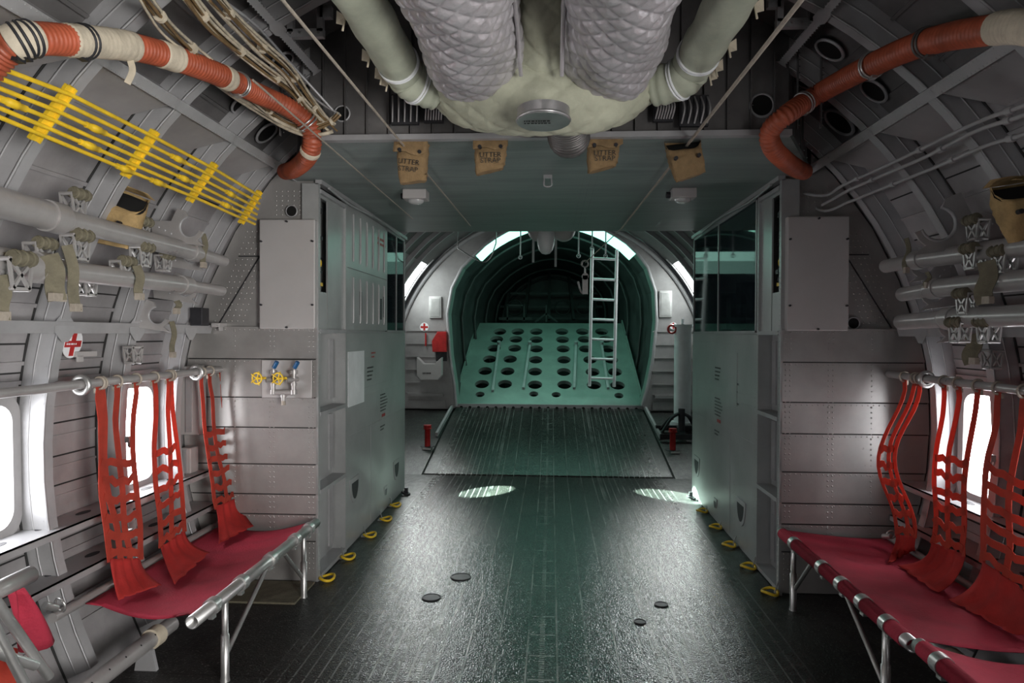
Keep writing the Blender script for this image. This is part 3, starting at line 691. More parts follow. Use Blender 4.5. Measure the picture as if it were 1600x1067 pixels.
# perforated panel (tail cargo door)
D0 = Vector((0, 9.6, .455)); D1 = Vector((0, 11.6, 1.67)); DL = (D1-D0).length; dv = (D1-D0)/DL; dn = Vector((0, -dv.z, dv.y))
t = thing('perforated_panel', 'green-lit grey sloping perforated panel behind the ramp with rows of round holes', 'panel', D0)
rows = [(.13, [(722, 0)])]
holes = []
def on_door(px, py):
    d = ray(px, py); nn = dn; tt = (D0-CAM).dot(nn)/d.dot(nn); p = CAM+d*tt; return p.x, (p-D0).dot(dv)
H = [(1, [(750, 616), (834, 615.5), (869, 616.5), (967, 618)]),
     (2, [(753, 600), (789, 600), (836, 601), (882, 601), (928, 601.5), (965, 602)]),
     (3, [(758, 579.5), (793, 580), (836, 580.5), (881, 581), (926, 581), (961, 581)]),
     (3, [(765, 561), (797, 561), (837, 562), (881, 562), (922, 562), (955, 562)]),
     (3, [(772, 544), (804, 544), (838, 545), (880, 545), (915, 545), (950, 545)]),
     (3, [(776, 530), (806, 530), (838, 530.5), (879, 530.5), (913, 530), (946, 530)]),
     (3, [(781, 518), (809, 518), (838, 518), (878, 518), (910, 518), (940, 518)])]
for kind, pp in H:
    for px, py in pp: x, v = on_door(px, py); holes.append((x, v, .105 if kind > 1 else .065))
import bmesh
def holed_plate():
    W0, W1 = 1.33, 1.22; fs = []
    mb = MB()
    # strips per hole cell: build plate with polygons around octagon-like openings
    xs = sorted(holes, key=lambda h: (round(h[1], 1), h[0]))
    rowsd = []
    for kind, pp in H: rowsd.append(sorted([(on_door(*q)[0], on_door(*q)[1], .105 if kind > 1 else .065) for q in pp]))
    vb = [0]
    for i in range(len(rowsd)):
        v0 = sum(h[1] for h in rowsd[i])/len(rowsd[i])
        if i+1 < len(rowsd): v1 = sum(h[1] for h in rowsd[i+1])/len(rowsd[i+1]); vb.append((v0+v1)/2)
    vb.append(DL)
    def P(x, v): return D0+Vector((x, 0, 0))+dv*v
    for i, row in enumerate(rowsd):
        a, b = vb[i], vb[i+1]
        wl = lambda v: W0+(W1-W0)*v/DL
        xb = [None]+[(row[j][0]+row[j+1][0])/2 for j in range(len(row)-1)]+[None]
        for j, (hx, hv, hr) in enumerate(row):
            hr_v = min(hr, (b-a)/2-.012)*1.0
            hv = min(max(hv, a+hr_v+.006), b-hr_v-.006)
            l0 = -wl(a) if xb[j] is None else xb[j]; l1 = -wl(b) if xb[j] is None else xb[j]
            r0 = wl(a) if xb[j+1] is None else xb[j+1]; r1 = wl(b) if xb[j+1] is None else xb[j+1]
            n = 32; inner = []; outr = []
            for k in range(n):
                th = 2*math.pi*k/n; cx_, sy_ = math.cos(th), math.sin(th); inner.append(P(hx+hr*cx_, hv+hr_v*sy_))
                # square ring mapping
                m_ = max(abs(cx_), abs(sy_)); ux, uy = cx_/m_, sy_/m_
                v = hv+(b-hv)*uy if uy > 0 else hv+(hv-a)*uy
                tt = (v-a)/(b-a); L_ = l0+(l1-l0)*tt; R__ = r0+(r1-r0)*tt
                x = hx+(R__-hx)*ux if ux > 0 else hx+(hx-L_)*ux
                outr.append(P(x, v))
            deep = [q-dn*.06 for q in inner]
            mb.add(inner+outr+deep, [(k, (k+1)%n, n+(k+1)%n, n+k) for k in range(n)]+[(k, (k+1)%n, 2*n+(k+1)%n, 2*n+k) for k in range(n)])
    return mb
holed_plate().build('plate', 'mint', t)
b = MB(); b.box2((-1.34, 9.545, .40), (1.34, 9.60, .50)); lip = b.build('front_lip', 'rib', t)
b = MB()
for i in range(21):
    b.disc((-1.22+i*.122, 9.544, .45), (0,-1,0), .022, 12)
b.build('bolt_hole', 'black', lip)
for px0, py0, px1, py1 in ((818, 608, 828, 540), (897, 608, 900, 540), (950, 608, 940, 540), (770, 612, 780, 540)):
    pts = []
    for q in ((px0, py0), (px1, py1)): x, v = on_door(*q); pts.append(D0+Vector((x, 0, 0))+dv*v+dn*.02)
    b = MB(); b.bar(pts[0], pts[1], .035, .03, up=dn); b.tube([pts[1], pts[1]+dn*.06], .03, 8); b.build('support_rib', 'rib', t)
for s in (-1, 1):
    b = MB(); b.bar(D0+Vector((s*1.335, 0, .02)), D1+Vector((s*1.225, 0, .02)), .02, .09, up=dn); b.build('side_rail', 'mint', t)
b = MB(); b.box2((-1.7, 9.58, -.25), (1.7, 13.1, -.2)); struct(b, 'floor', 'black')  # black sheet added so the panel holes look dark

# ladder leaning against the tail opening
lt = at(942, 392, y=9.35); 
t = thing('ladder', 'pale metal ladder standing upright against the arch in front of the perforated panel', 'ladder', (at(942, 605, y=9.75).x, 9.75, .5))
def rail(pa, pb, ya, yb, r=.022): p = at(*pa, y=ya); q = at(*pb, y=yb); return p, q
R1a, R1b = rail((925.5, 388), (921, 603), 9.35, 9.72); R2a, R2b = rail((964, 390), (959.5, 604), 9.35, 9.72)
for a_1, b_1 in ((R1a, R1b), (R2a, R2b)):
    b = MB(); b.tube([a_1, b_1], .024, 10); b.build('rail', 'white', t)
for k in range(7):
    f = .07+k*.145; b = MB(); b.tube([R1a.lerp(R1b, f), R2a.lerp(R2b, f)], .018, 8); b.build('rung', 'white', t)

# red cross signs, box, bin on the aft bulkhead and on the left wall
def cross_sign(c, u, v, n_, w_, h_, label, lettered=False):
    c = Vector(c); u = Vector(u).normalized(); v = Vector(v).normalized(); n_ = Vector(n_)
    t = thing('red_cross_sign', label, 'sign', c)
    b = MB(); b.prism([(w_/2*math.cos(a), h_/2*math.sin(a)) for a in [j*math.pi/12 for j in range(24)]], lambda p, q, d: c+u*p+v*q+n_*d, 0, .003); b.build('disc', 'white', t)
    b = MB(); k = .17
    b.prism([(w_*x, h_*y) for x, y in ((-.42,-.11),(-.11,-.11),(-.11,-.42),(.11,-.42),(.11,-.11),(.42,-.11),(.42,.11),(.11,.11),(.11,.42),(-.11,.42),(-.11,.11),(-.42,.11))], lambda p, q, d: c+u*p+v*q+n_*d, .003, .005); b.build('cross', 'red', t)
    if lettered:
        b = MB(); scribble(b, lambda p, q: c+u*(p-w_*.36)+v*(q-h_*.03)+n_*.0056, w_*.72, 1, .02, h_*.06, 3); b.build('lettering', 'white', t)
cross_sign(at(663, 511, y=YB-.004), (1,0,0), (0,0,1), (0,-1,0), .125, .125, 'small round red cross sign on the back bulkhead, left of the arch')
cross_sign(at(1052, 509, y=YB-.03), (1,0,0), (0,0,1), (0,-1,0), .10, .10, 'small red cross sign on the back bulkhead beside the white cylinder')
p = atR(113, 537, 2.13); a = math.atan2(p.x, p.z-ZC)
cross_sign(p, (0,1,0), (math.cos(a), 0, -math.sin(a)), (-math.sin(a), 0, -math.cos(a)), .12, .13, 'large oval red cross sign on the left wall below the litter poles', True)
c = at(687, 535, y=YB-.06); b = MB(); b.prism([(-.09,-.13),(.10,-.13),(.10,.15),(-.02,.15),(-.10,.02)], lambda u, v, d: (c.x+u, YB-d, c.z+v), .005, .12)
t = thing('red_box', 'red cut-corner metal box on the back bulkhead left of the arch', 'box', (c.x, YB, c.z-.13)); b.build('case', 'red', t, .005)
b = MB(); b.tube([(c.x-.20, YB-.03, c.z+.13), (c.x-.20, YB-.03, c.z-.05)], .012, 6); b.build('hook', 'red', t)
c = at(672, 577, y=YB-.1)
t = thing('waste_bin', 'grey wall bin with a V-notched front beneath the red box', 'bin', (c.x, YB-.06, c.z-.15))
b = MB(); b.prism([(-.17,.17),(-.17,-.08),(-.12,-.14),(.12,-.14),(.17,-.08),(.17,.17),(.08,.08),(-.08,.08)], lambda u, v, d: (c.x+u, YB-.02-d, c.z+v), 0, .16); b.build('body', 'cover', t, .004)
b = MB(); scribble(b, lambda u, v: (c.x-.09+u, YB-.183, c.z-.06+v), .18, 1, .03, .022, 4); b.build('lettering', 'ink', t)
c = at(680, 480, y=YB-.03); b = MB(); b.box((c.x, YB-.02, c.z), (.17, .03, .30)); b.box((c.x, YB-.037, c.z), (.13, .006, .26))
tag(b.build('wall_panel', 'chrome', None, .004), 'bright riveted metal plate above the left red cross at the back', 'plate')
c = at(1040, 475, y=YB-.03); b = MB(); b.box((c.x, YB-.02, c.z), (.17, .03, .36)); b.box((c.x, YB-.037, c.z), (.13, .006, .32))
tag(b.build('wall_panel', 'chrome', None, .004), 'bright riveted metal plate on the back bulkhead right of the arch', 'plate')
c = at(690, 555, y=YB-.02); b = MB(); b.box((c.x, YB-.03, c.z), (.15, .03, .16)); tag(b.build('placard', 'dark', None), 'small dark notice plate under the red box', 'plate')

# red posts on the sloping side floors
def post(px, py, label):
    c = on_ramp(px, py); t = thing('floor_post', label, 'post', c, 'red posts beside the ramp')
    b = MB(); b.tube([c, c+Vector((0,0,.20)), c+Vector((0,0,.205)), c+Vector((0,0,.25))], [.034, .034, .045, .045], 14); b.build('post', 'red', t)
    b = MB(); b.torus(c+Vector((0,0,.21)), (0,0,1), .044, .008, 16, 6); b.tube([c+Vector((0,-.05,.235)), c+Vector((0,.05,.235))], .012, 8); b.build('collar', 'red', t)
    b = MB(); b.prism([(.085*math.cos(a), .06*math.sin(a)) for a in [j*math.pi/8 for j in range(16)]], lambda u, v, d: (c.x+u, c.y+v, c.z+v*SLOPE+d), .002, .006); b.build('base_ring', 'dark', t)
    b = MB(); b.box((c.x+.01, c.y-.12, c.z-.012), (.10, .03, .02)); b.build('latch', 'cover', t)
post(668, 697, 'short red post on the floor left of the ramp')
post(1051, 703, 'short scuffed red post on the floor right of the ramp beside the black stand')
# black stand and white cylinder
c = on_ramp(1068, 690); c.y = 8.35; c.z = (c.y-HY)*SLOPE; c.x = 1.62
t = thing('support_stand', 'black steel stand with four legs under the white cylinder at the right', 'stand', c)
b = MB()
b.bar(c+Vector((-.28, -.12, .04)), c+Vector((.22, -.12, .04)), .05, .06); b.bar(c+Vector((-.28, .22, .10)), c+Vector((.22, .22, .10)), .05, .06); b.bar(c+Vector((0, -.12, .05)), c+Vector((0, .22, .11)), .06, .05)
b.build('base_beam', 'dark', t)
b = MB(); b.tube([c+Vector((0, .02, .05)), c+Vector((0, .02, .36))], .04, 12); b.build('column', 'dark', t)
for dx, dy in ((-.25, -.10), (.22, -.10), (-.22, .2), (.2, .2)):
    b = MB(); b.tube(spline([c+Vector((0, .02, .31)), c+Vector((dx*.5, .02+dy*.4, .25)), c+Vector((dx, dy, .09))], 4), .018, 8); b.build('leg', 'dark', t)
c2 = at(1066, 645, y=8.75); top = at(1067, 507, y=8.75); rr = .105
t = thing('white_cylinder', 'tall white cylinder with a flanged top standing behind the black stand', 'cylinder', (c2.x, 8.75, c2.z-.12))
b = MB(); b.tube([(c2.x, 8.75, c2.z-.12), (c2.x, 8.75, top.z)], rr, 32); b.build('body', 'white', t)
b = MB(); b.tube([(c2.x, 8.75, top.z-.03), (c2.x, 8.75, top.z)], rr+.02, 28); b.tube([(c2.x, 8.75, top.z), (c2.x, 8.75, top.z+.07)], .02, 10); b.tube([(c2.x+.05, 8.75, top.z-.02), (c2.x+.27, 8.75, top.z-.02)], .015, 8); b.build('top_flange', 'white', t)
b = MB(); b.torus((c2.x-.14, 8.72, top.z-.06), (.3, 1, 0), .05, .014, 14, 6); b.build('hand_wheel', 'red', t)
b = MB(); b.tube([(c2.x, 8.75, c2.z-.16), (c2.x, 8.75, c2.z-.11)], rr+.05, 24); b.build('foot', 'white', t)
# hook hanging on its wire, round lamps, small hanging straps under the aft edge of the soffit
p = at(914, 412, y=7.0)
t = thing('cargo_hook', 'steel cargo hook hanging from a wire left of the ladder', 'hook', at(913, 462, y=7.0))
b = MB(); b.torus(p, (0, 1, .1), .033, .009, 18, 8); b.build('eye', 'alu', t)
b = MB(); b.tube([p+Vector((0,0,-.03)), p+Vector((.003,0,-.12))], .008, 8); b.box(p+Vector((.003, 0, -.215)), (.055, .04, .19)); b.tube([p+Vector((.003,-.02,-.13)), p+Vector((.003,.02,-.13))], .035, 12); b.build('shank', 'alu', t)
b = MB(); b.tube(spline([p+Vector((-.01, 0, -.31)), p+Vector((-.035, 0, -.29)), p+Vector((-.055, 0, -.24)), p+Vector((-.07, 0, -.18))], 4), .010, 8); b.build('jaw', 'alu', t)
for px, py0, py1, lb in ((813, 362, 402, 'leftmost short line hanging behind the ceiling edge'), (833, 372, 410, 'short strap hanging left of the round lamps'), (868, 376, 417, 'short strap hanging right of the round lamps'),
                       (904, 366, 400, 'thin line ending in a ring above the cargo hook'), (925, 366, 388, 'short line over the left ladder rail'), (946, 370, 400, 'short line over the middle of the ladder')):
    a0 = at(px+1, py0, y=8.8); a1 = at(px, py1, y=8.8); a0.z = ZC+math.sqrt(RS**2-a0.x**2); b = MB()
    if 'strap' in lb: b.ribbon([a0, a1], .03, (1,0,0), .006)
    else: b.tube([a0, a1], .009, 6); b.torus(a1, (0,1,0), .022, .006, 12, 6)
    tag(b.build('hanging_line', 'white'), lb, 'strap', 'short hanging lines in front of the arch')
ln = [(813, 402, 'a'), (762, 418, 'b')]
b = MB(); q = [at(715, 388, y=8.8), at(750, 408, y=8.8), at(765, 404, y=8.8), at(775, 380, y=8.8)]; q = [Vector((q[0].x, 8.8, ZC+math.sqrt(RS**2-q[0].x**2)))]+q+[Vector((q[-1].x, 8.8, ZC+math.sqrt(RS**2-q[-1].x**2)))]; b.tube(q[:2]+spline(q[1:-1])[1:-1]+q[-2:], .008, 6); tag(b.build('looped_line', 'alu'), 'thin looped line drooping in front of the left side of the arch', 'line')
for px, py, r, h_, lb in ((843, 366, 28, .0, 'left of two round ribbed grey domes under the far ceiling edge'), (883, 366, 22, 0, 'right of two round ribbed grey domes under the far ceiling edge')):
    c = at(px-2, 362, y=6.9); b = MB(); rw = .11 if px < 860 else .12
    prof = [(math.cos(a)*rw, -math.sin(a)*.13) for a in [j*math.pi/2/10 for j in range(11)]]
    P = [[(c.x+r_*math.cos(2*math.pi*k/24), c.y+r_*math.sin(2*math.pi*k/24), c.z+.03+z_) for k in range(24)] for r_, z_ in [(rw, .3)]+prof]
    b.grid(P, closed=True); tag(b.build('ceiling_dome', 'cover'), lb, 'duct')
c = at(853, 372, y=6.85); b = MB(); P = [[(c.x+r_*math.cos(2*math.pi*k/24), c.y+r_*math.sin(2*math.pi*k/24), c.z+z_) for k in range(24)] for r_, z_ in ((.085, .3), (.088, 0), (.085, -.06), (.07, -.12), (.04, -.155), (.001, -.165))]
b.grid(P, closed=True); tag(b.build('ceiling_dome', 'white'), 'long pale rounded pod hanging between the two ribbed domes', 'duct')

# ============================================================ SOFFIT THINGS
def soffit_lamp(px, py, label):
    c = at(px, py, z=2.40); c.z = 2.40
    t = thing('ceiling_lamp', label, 'lamp', c, 'box lamps under the soffit')
    b = MB(); b.box(c+Vector((0, 0, -.03)), (.15, .12, .06)); b.build('housing', 'cover', t, .005)
    b = MB(); P = [[c+Vector((r_*math.cos(2*math.pi*k/20), r_*.8*math.sin(2*math.pi*k/20), z_)) for k in range(20)] for r_, z_ in ((.05, -.06), (.048, -.075), (.03, -.085), (.001, -.088))]; b.grid(P, closed=True); b.build('lens', 'lens', t)
    b = MB(); b.tube([c+Vector((-.1, .02, -.03)), c+Vector((-.07, .02, -.03))], .02, 8); b.build('switch', 'dark', t)
soffit_lamp(650, 298, 'left of the two small grey box lamps under the soffit')
soffit_lamp(1067, 296, 'right of the two small grey box lamps under the soffit')
def canvas_bag(px, py, w_, h_, label, m='canvas', seed=1, opened=False, letters=True, y=None, base=None, tilt=0, fold=.5):
    rr = random.Random(seed); c = at(px, py, y=y if y else 3.3) if base is None else base   # top centre
    t = thing('canvas_bag', label, 'bag', c, 'tan canvas litter strap bags')
    ct, st = math.cos(tilt), math.sin(tilt)
    def W(u, v, d): return Vector((c.x+u*ct+v*st, c.y-d, c.z-u*st+v*ct if False else c.z+v*ct-u*st))
    b = MB(); n = 10; mrows = 14; P = []
    for i in range(mrows+1):
        v = i/mrows; ww = w_*(1-.10*v-.25*max(0, v-.75)) ; dd = .028+.03*math.sin(math.pi*min(1, v*1.1)); row = []
        for k in range(24):
            a = 2*math.pi*k/24; cu = math.copysign(abs(math.cos(a))**.5, math.cos(a)); sv = math.copysign(abs(math.sin(a))**.6, math.sin(a))
            row.append(W(cu*ww/2+rr.uniform(-.003, .003)+(.02*v*v if seed%2 else -.01*v), -h_*v+rr.uniform(-.002, .002)+(.015*cu if v > .8 else 0), sv*dd+.03+rr.uniform(-.003, .003)))
            if opened and i < 5 and sv > 0: row[-1] = row[-1]-Vector((0, -.012*(5-i)/5*sv*-1, .42*h_*sv*(5-i)/5*.75))
        P.append(row)
    b.grid(P, closed=True); b.add([P[-1][k] for k in range(24)], [tuple(range(24))], True)
    if not opened: b.add([P[0][k] for k in range(24)], [tuple(range(24))])
    b.build('pouch', m, t)
    if opened:
        b = MB(); b.add([(p[0], p[1], p[2]-.012) for p in P[0]], [tuple(range(24))]); b.build('opening', 'black', t)
    b = MB(); Q = []
    for i in range(6):
        v = i/5; row = []
        for k in range(9): u = (k/8-.5)*w_*1.06; row.append(W(u, .004+.02*v, -.01+.05*v+.02*math.sin(k)*v) if opened else W(u, .004-h_*.40*v*(1-.15*abs(k-4)/4)-(0 if i < 5 else .008*math.cos(k*1.1)), .090+.008*math.sin(v*2)+(.03*v if opened else 0)))
        Q.append(row)
    b.grid(Q, .004, (0, -1, 0)); b.build('flap', m, t)
    b = MB()
    for u in (-.32, .32): b = MB(); b.tube([W(u*w_, -h_*(.55 if opened else .30), .088), W(u*w_, -h_*(.55 if opened else .30), .108)], .009, 10); b.build('snap', 'dark', t)
    if letters:
        b = MB(); text_into(b, 'LITTER', .034, lambda u, v: W(u, v-h_*.62, .0935)); text_into(b, 'STRAP', .034, lambda u, v: W(u, v-h_*.80, .0925)); b.build('lettering', 'ink', t)
    b = MB(); b.ribbon([W(-w_*.1, .01, .05), W(-w_*.1, .02, -.01)], .02, (1,0,0)); b.build('hanger_strap', m, t)
    return t
canvas_bag(649, 226, .15, .19, 'leftmost tan canvas bag on the soffit, its tail twisted down', seed=3, tilt=.12)
canvas_bag(769, 224, .155, .145, 'tan canvas bag second from the left on the soffit, green-lit', seed=4)
canvas_bag(943, 222, .155, .14, 'tan canvas bag third from the left on the soffit, right of the grey corrugated duct', seed=6)
canvas_bag(1064, 221, .165, .18, 'rightmost tan canvas bag on the soffit, gaping open', seed=5, opened=True, letters=False, tilt=-.12)
p = atR(200, 300, 2.10); canvas_bag(0, 0, .23, .24, 'tan canvas bag crumpled behind the upper left litter pole', 'canvas2', 9, True, False, base=p, tilt=.35)
p = atR(1588, 288, 1.98); canvas_bag(0, 0, .21, .19, 'tan canvas bag hanging on the right wall above the upper litter pole', 'canvas2', 7, True, True, base=p, tilt=-.15)
c = at(856, 262, y=3.25); c = at(856, 274, z=2.4); b = MB(); b.box(c+Vector((0,0,-.01)), (.05,.03,.02)); b.tube(spline([c+Vector((-.02,0,-.02)), c+Vector((-.02,0,-.06)), c+Vector((.02,0,-.06)), c+Vector((.02,0,-.02))], 3), .005, 6)
tag(b.build('soffit_latch', 'rib'), 'small square latch loop in the middle of the soffit', 'latch')

# ============================================================ OVERHEAD DUCTS
def quilt_tube(path, rad, name, m, parent, nq, pitch, amp, nu=220, nv=132, squash=1.0, skew=1):
    pts = spline(path, 12); L = [0]
    for i in range(1, len(pts)): L.append(L[-1]+(pts[i]-pts[i-1]).length)
    P = []
    rads = rad if callable(rad) else (lambda s_: rad)
    for i in range(nu+1):
        s_ = L[-1]*i/nu; k = max(j for j in range(len(L)) if L[j] <= s_+1e-9); k = min(k, len(pts)-2)
        f = (s_-L[k])/max(1e-9, L[k+1]-L[k]); c = pts[k].lerp(pts[k+1], f); T = (pts[k+1]-pts[k]).normalized()
        u = T.cross(Vector((0, .2, 1)) if abs(T.z) < .8 else Vector((0, 1, 0))).normalized(); v = u.cross(T); R0 = rads(i/nu); row = []
        for j in range(nv):
            a = 2*math.pi*j/nv; q1 = s_/pitch+nq*j/nv; q2 = s_/pitch-nq*j/nv
            h = min(1, min(abs(math.sin(math.pi*q1)), abs(math.sin(math.pi*q2)))*1.15)**.55
            wob = .006*math.sin(a*3+s_*9)+.005*math.sin(a*5-s_*14)
            r = R0*(1+wob/R0)-amp+amp*h*1.5
            row.append(c+u*(r*math.cos(a))+v*(r*math.sin(a)*squash))
        P.append(row)
    b = MB(); b.grid(P, closed=True); b.add(P[-1], [tuple(range(nv))], True); b.add(P[0], [tuple(range(nv))])
    return b.build(name, m, parent)
t = thing('heater_duct_assembly', 'pair of overhead quilted grey ducts joined by an olive padded manifold', 'duct', (0, 2.7, 2.35))
def endr(R0): return lambda f: R0*(1 if f < .9 else math.sqrt(max(.02, 1-((f-.9)/.1)**2*.7)))
for s, x0 in ((-1, -.262), (1, .255)):
    quilt_tube([(x0*1.0, .9, 2.60), (x0, 1.8, 2.585), (x0*1.0, 2.45, 2.57), (x0*.97, 2.80, 2.545)], endr(.185), 'quilted_duct', 'quilt', t, 13, .088, .0072, 300, 208)
quilt_tube([(-.43, 2.86, 2.54), (-.34, 2.80, 2.48), (-.2, 2.74, 2.44), (0, 2.70, 2.43), (.2, 2.74, 2.44), (.34, 2.80, 2.48), (.42, 2.86, 2.54)], lambda f: .05+.105*math.sin(math.pi*min(max(f, .06), .94))**.55, 'padded_manifold', 'olive', t, 8, .12, .006, 160, 96)
quilt_tube([(0, 2.42, 2.74), (0, 2.58, 2.60), (0, 2.70, 2.46)], .11, 'centre_duct', 'olive', t, 7, .11, .006, 90, 72)
cc = at(849, 186, y=2.5); n_ = Vector((0, -.06, -1)).normalized()
b = MB(); b.tube([cc-n_*.035, cc+n_*.012], .096, 28); b.torus(cc+n_*.005, n_, .096, .006, 28, 6); cap = b.build('end_cap', 'alu', t)
b = MB(); uu = Vector((1, 0, 0)); vv = n_.cross(uu)*-1
scribble(b, lambda u, v: cc+n_*.0135+uu*(u-.07)-vv*(v+.01)*1, .14, 2, .022, .012, 4); b.build('lettering', 'ink', cap)
# tie seams and lacing between the ducts
b = MB(); b.tube(spline([(-.085, 2.0, 2.56), (-.083, 2.3, 2.52), (-.08, 2.52, 2.44)]), .008, 6); b.build('seam_welt', 'quilt', t); b = MB(); b.tube(spline([(.072, 2.0, 2.56), (.07, 2.3, 2.52), (.07, 2.5, 2.43)]), .008, 6); b.build('seam_welt', 'quilt', t)
def corrugated(path, r, pitch, amp, name, m, parent, n=20, f0=0, f1=1):
    pts = spline(path, 10); L = [0]
    for i in range(1, len(pts)): L.append(L[-1]+(pts[i]-pts[i-1]).length)
    tot = L[-1]; a0, a1 = tot*f0, tot*f1; k = max(6, int((a1-a0)/pitch)*4); Q = []; rs = []
    for i in range(k+1):
        s_ = a0+(a1-a0)*i/k; j = 0
        while j < len(L)-2 and L[j+1] < s_: j += 1
        Q.append(pts[j].lerp(pts[j+1], (s_-L[j])/max(1e-9, L[j+1]-L[j]))); rs.append(r+amp*math.cos(math.pi*i/2))
    b = MB(); b.tube(Q, rs, n); return b.build(name, m, parent)
corrugated([(.075, 2.75, 2.42), (.10, 2.9, 2.37), (.11, 3.0, 2.35), (.11, 3.1, 2.44)], .088, .014, .005, 'corrugated_outlet', 'ductg', t)
# wrapped side pipes
for s, pa, pb, lb in ((-1, (-.62, 1.4, 2.62), (-.56, 2.62, 2.535), 'pale green cloth-wrapped pipe left of the quilted ducts'), (1, (.66, 1.4, 2.63), (.585, 2.62, 2.545), 'pale green cloth-wrapped pipe right of the quilted ducts')):
    t = thing('wrapped_pipe', lb, 'pipe', pb)
    rr = random.Random(s+5); P = spline([pa, ((pa[0]+pb[0])/2, 2.0, (pa[2]+pb[2])/2), pb, (pb[0]*.93, 2.74, 2.50), (s*.44, 2.80, 2.49)], 14)
    b = MB(); b.tube(P, [.078+.003*math.sin(i*1.3)+rr.uniform(-.0015, .0015) for i in range(len(P))], 28); b.build('wrap', 'olive2', t)
    b = MB()
    for i in (28, 43): T = (P[i+1]-P[i]).normalized(); b.torus(P[i], T, .079, .005, 28, 6); b.torus(P[i]+T*.012, T, .079, .004, 28, 6)
    b.build('tie_band', 'white', t)
    b = MB()
    for i in (20, 26, 32, 38):
        b = MB(); c = P[i]+Vector((s*.085, -.01, .0)); b.add([c, c+Vector((s*.03, 0, .02)), c+Vector((s*.035, .01, -.02)), c+Vector((s*.01, 0, -.03))], [(0,1,2,3)]); b.tube([c, c+Vector((s*.01, 0, -.05))], .004, 5)
        b.build('loose_tie', 'wrap', t)
# grilles on the face of the wing box
for px, py, w_, h_, k, lb in ((632, 170, .13, .14, 5, 'dark cable drum bracket on the wing box left of the manifold'), (677, 172, .09, .11, 7, 'dark finned grille on the wing box close to the left of the manifold'),
                              (1037, 170, .09, .11, 7, 'dark finned grille on the wing box close to the right of the manifold'), (1085, 172, .13, .14, 5, 'dark cable drum bracket on the wing box right of the manifold')):
    c = at(px, py, y=3.15); t = thing('wall_grille', lb, 'grille', (c.x, 3.18, c.z-h_/2)); b = MB()
    b.box((c.x, 3.165, c.z), (w_, .02, h_)); b.build('backplate', 'dark', t); b = MB()
    for j in range(k): x = c.x-w_/2+.008+j*(w_-.016)/(k-1); b.tube(spline([(x, 3.15, c.z+h_/2-.01), (x+.008, 3.12, c.z), (x, 3.15, c.z-h_/2+.01)], 4), .004, 6)
    b.build('fin', 'grey', t)
# square brackets hanging from upper structure
for px, py, sgn, lb in ((478, 35, 1, 'square grey hanger bracket high on the left above the cables'), (1243, 18, -1, 'square grey hanger bracket high on the right beside the rope')):
    c = at(px, py, y=2.9); t = thing('hanger_bracket', lb, 'bracket', c); b = MB()
    b.box(c+Vector((0, 0, -.05)), (.16, .03, .035)); b.box(c+Vector((-.065, 0, .03)), (.025, .03, .15)); b.box(c+Vector((.065, 0, .03)), (.025, .03, .15)); b.box(c+Vector((.09*sgn, 0, .04)), (.05, .03, .05)); b.build('frame', 'rib', t)
    for u in (-.06, -.02, .02, .06): b = MB(); b.tube([c+Vector((u, -.02, -.05)), c+Vector((u, -.012, -.05))], .006, 6); b.build('bolt', 'alu', t)

# ============================================================ ORANGE HOSES
def hose(pts, r, wraps, bands, label, tails=()):
    t = thing('orange_hose', label, 'hose', pts[len(pts)//2])
    corrugated(pts, r, .0165, .0036, 'corrugated_tube', 'hose', t, 22)
    P = spline(pts, 10)
    for f0, f1, lb in wraps:
        i0 = int(f0*(len(P)-1)); i1 = int(f1*(len(P)-1)); seg = P[i0:i1+1]; rr = random.Random(i0)
        Q = spline(seg, 4); b = MB(); b.tube(Q, [r+.006+rr.uniform(-.001, .0012)-(.003 if i in (0, len(Q)-1) else 0) for i in range(len(Q))], 22); b.build('wrap_sleeve', 'wrap', t)['label'] = lb
    for f, m in bands:
        i = int(f*(len(P)-1)); T = (P[min(i+1, len(P)-1)]-P[i-1]).normalized(); b = MB(); b.torus(P[i], T, r+.006, .0045, 26, 6); b.torus(P[i]+T*.016, T, r+.006, .0045, 26, 6); b.box(P[i]+Vector((-.0, -.0, -r-.008)), (.02, .03, .012)); b.build('clamp', m, t)
    for f, l in tails:
        i = int(f*(len(P)-1)); c = P[i]+Vector((0, -.02, -r)); b = MB(); b.ribbon(spline([c, c+Vector((.012, 0, -l*.5)), c+Vector((-.006, 0, -l))], 5), .02, (1, .3, 0), .002); b.build('loose_tail', 'wrap', t)
pl = [(-60, 160, 1.93), (-5, 88, 1.92), (40, 62, 1.90), (120, 64, 1.93), (200, 72, 1.96), (270, 90, 1.97), (340, 116, 1.97), (400, 145, 1.97)]
HP = [atR(px, py, r) for px, py, r in pl]+[at(px, py, y=y) for px, py, y in ((450, 168, 3.02), (480, 192, 3.09), (488, 220, 3.12), (480, 246, 3.20), (460, 264, 3.42), (446, 268, 3.7))]
hose(HP, .041, ((.125, .173, 'cream sleeve with dark wire turns'), (.216, .32, 'long cream sleeve'), (.363, .395, 'cream sleeve'), (.472, .492, 'cream sleeve'), (.81, .83, 'cream sleeve')), ((.14, 'dark'), (.156, 'dark'), (.245, 'dark'), (.5, 'chrome'), (.69, 'chrome')), 'long orange corrugated hose with cream wrapped joints along the upper left wall', ((.316, .085),))
pr = [(1680, 55, 1.93), (1590, 42, 1.93), (1540, 48, 1.94), (1480, 58, 1.96), (1420, 76, 1.97), (1350, 108, 1.98), (1280, 146, 1.98)]
HP = [atR(px, py, r) for px, py, r in pr]+[at(px, py, y=y) for px, py, y in ((1228, 180, 3.02), (1203, 206, 3.08), (1208, 232, 3.14), (1228, 252, 3.26), (1246, 264, 3.5), (1256, 268, 3.75))]
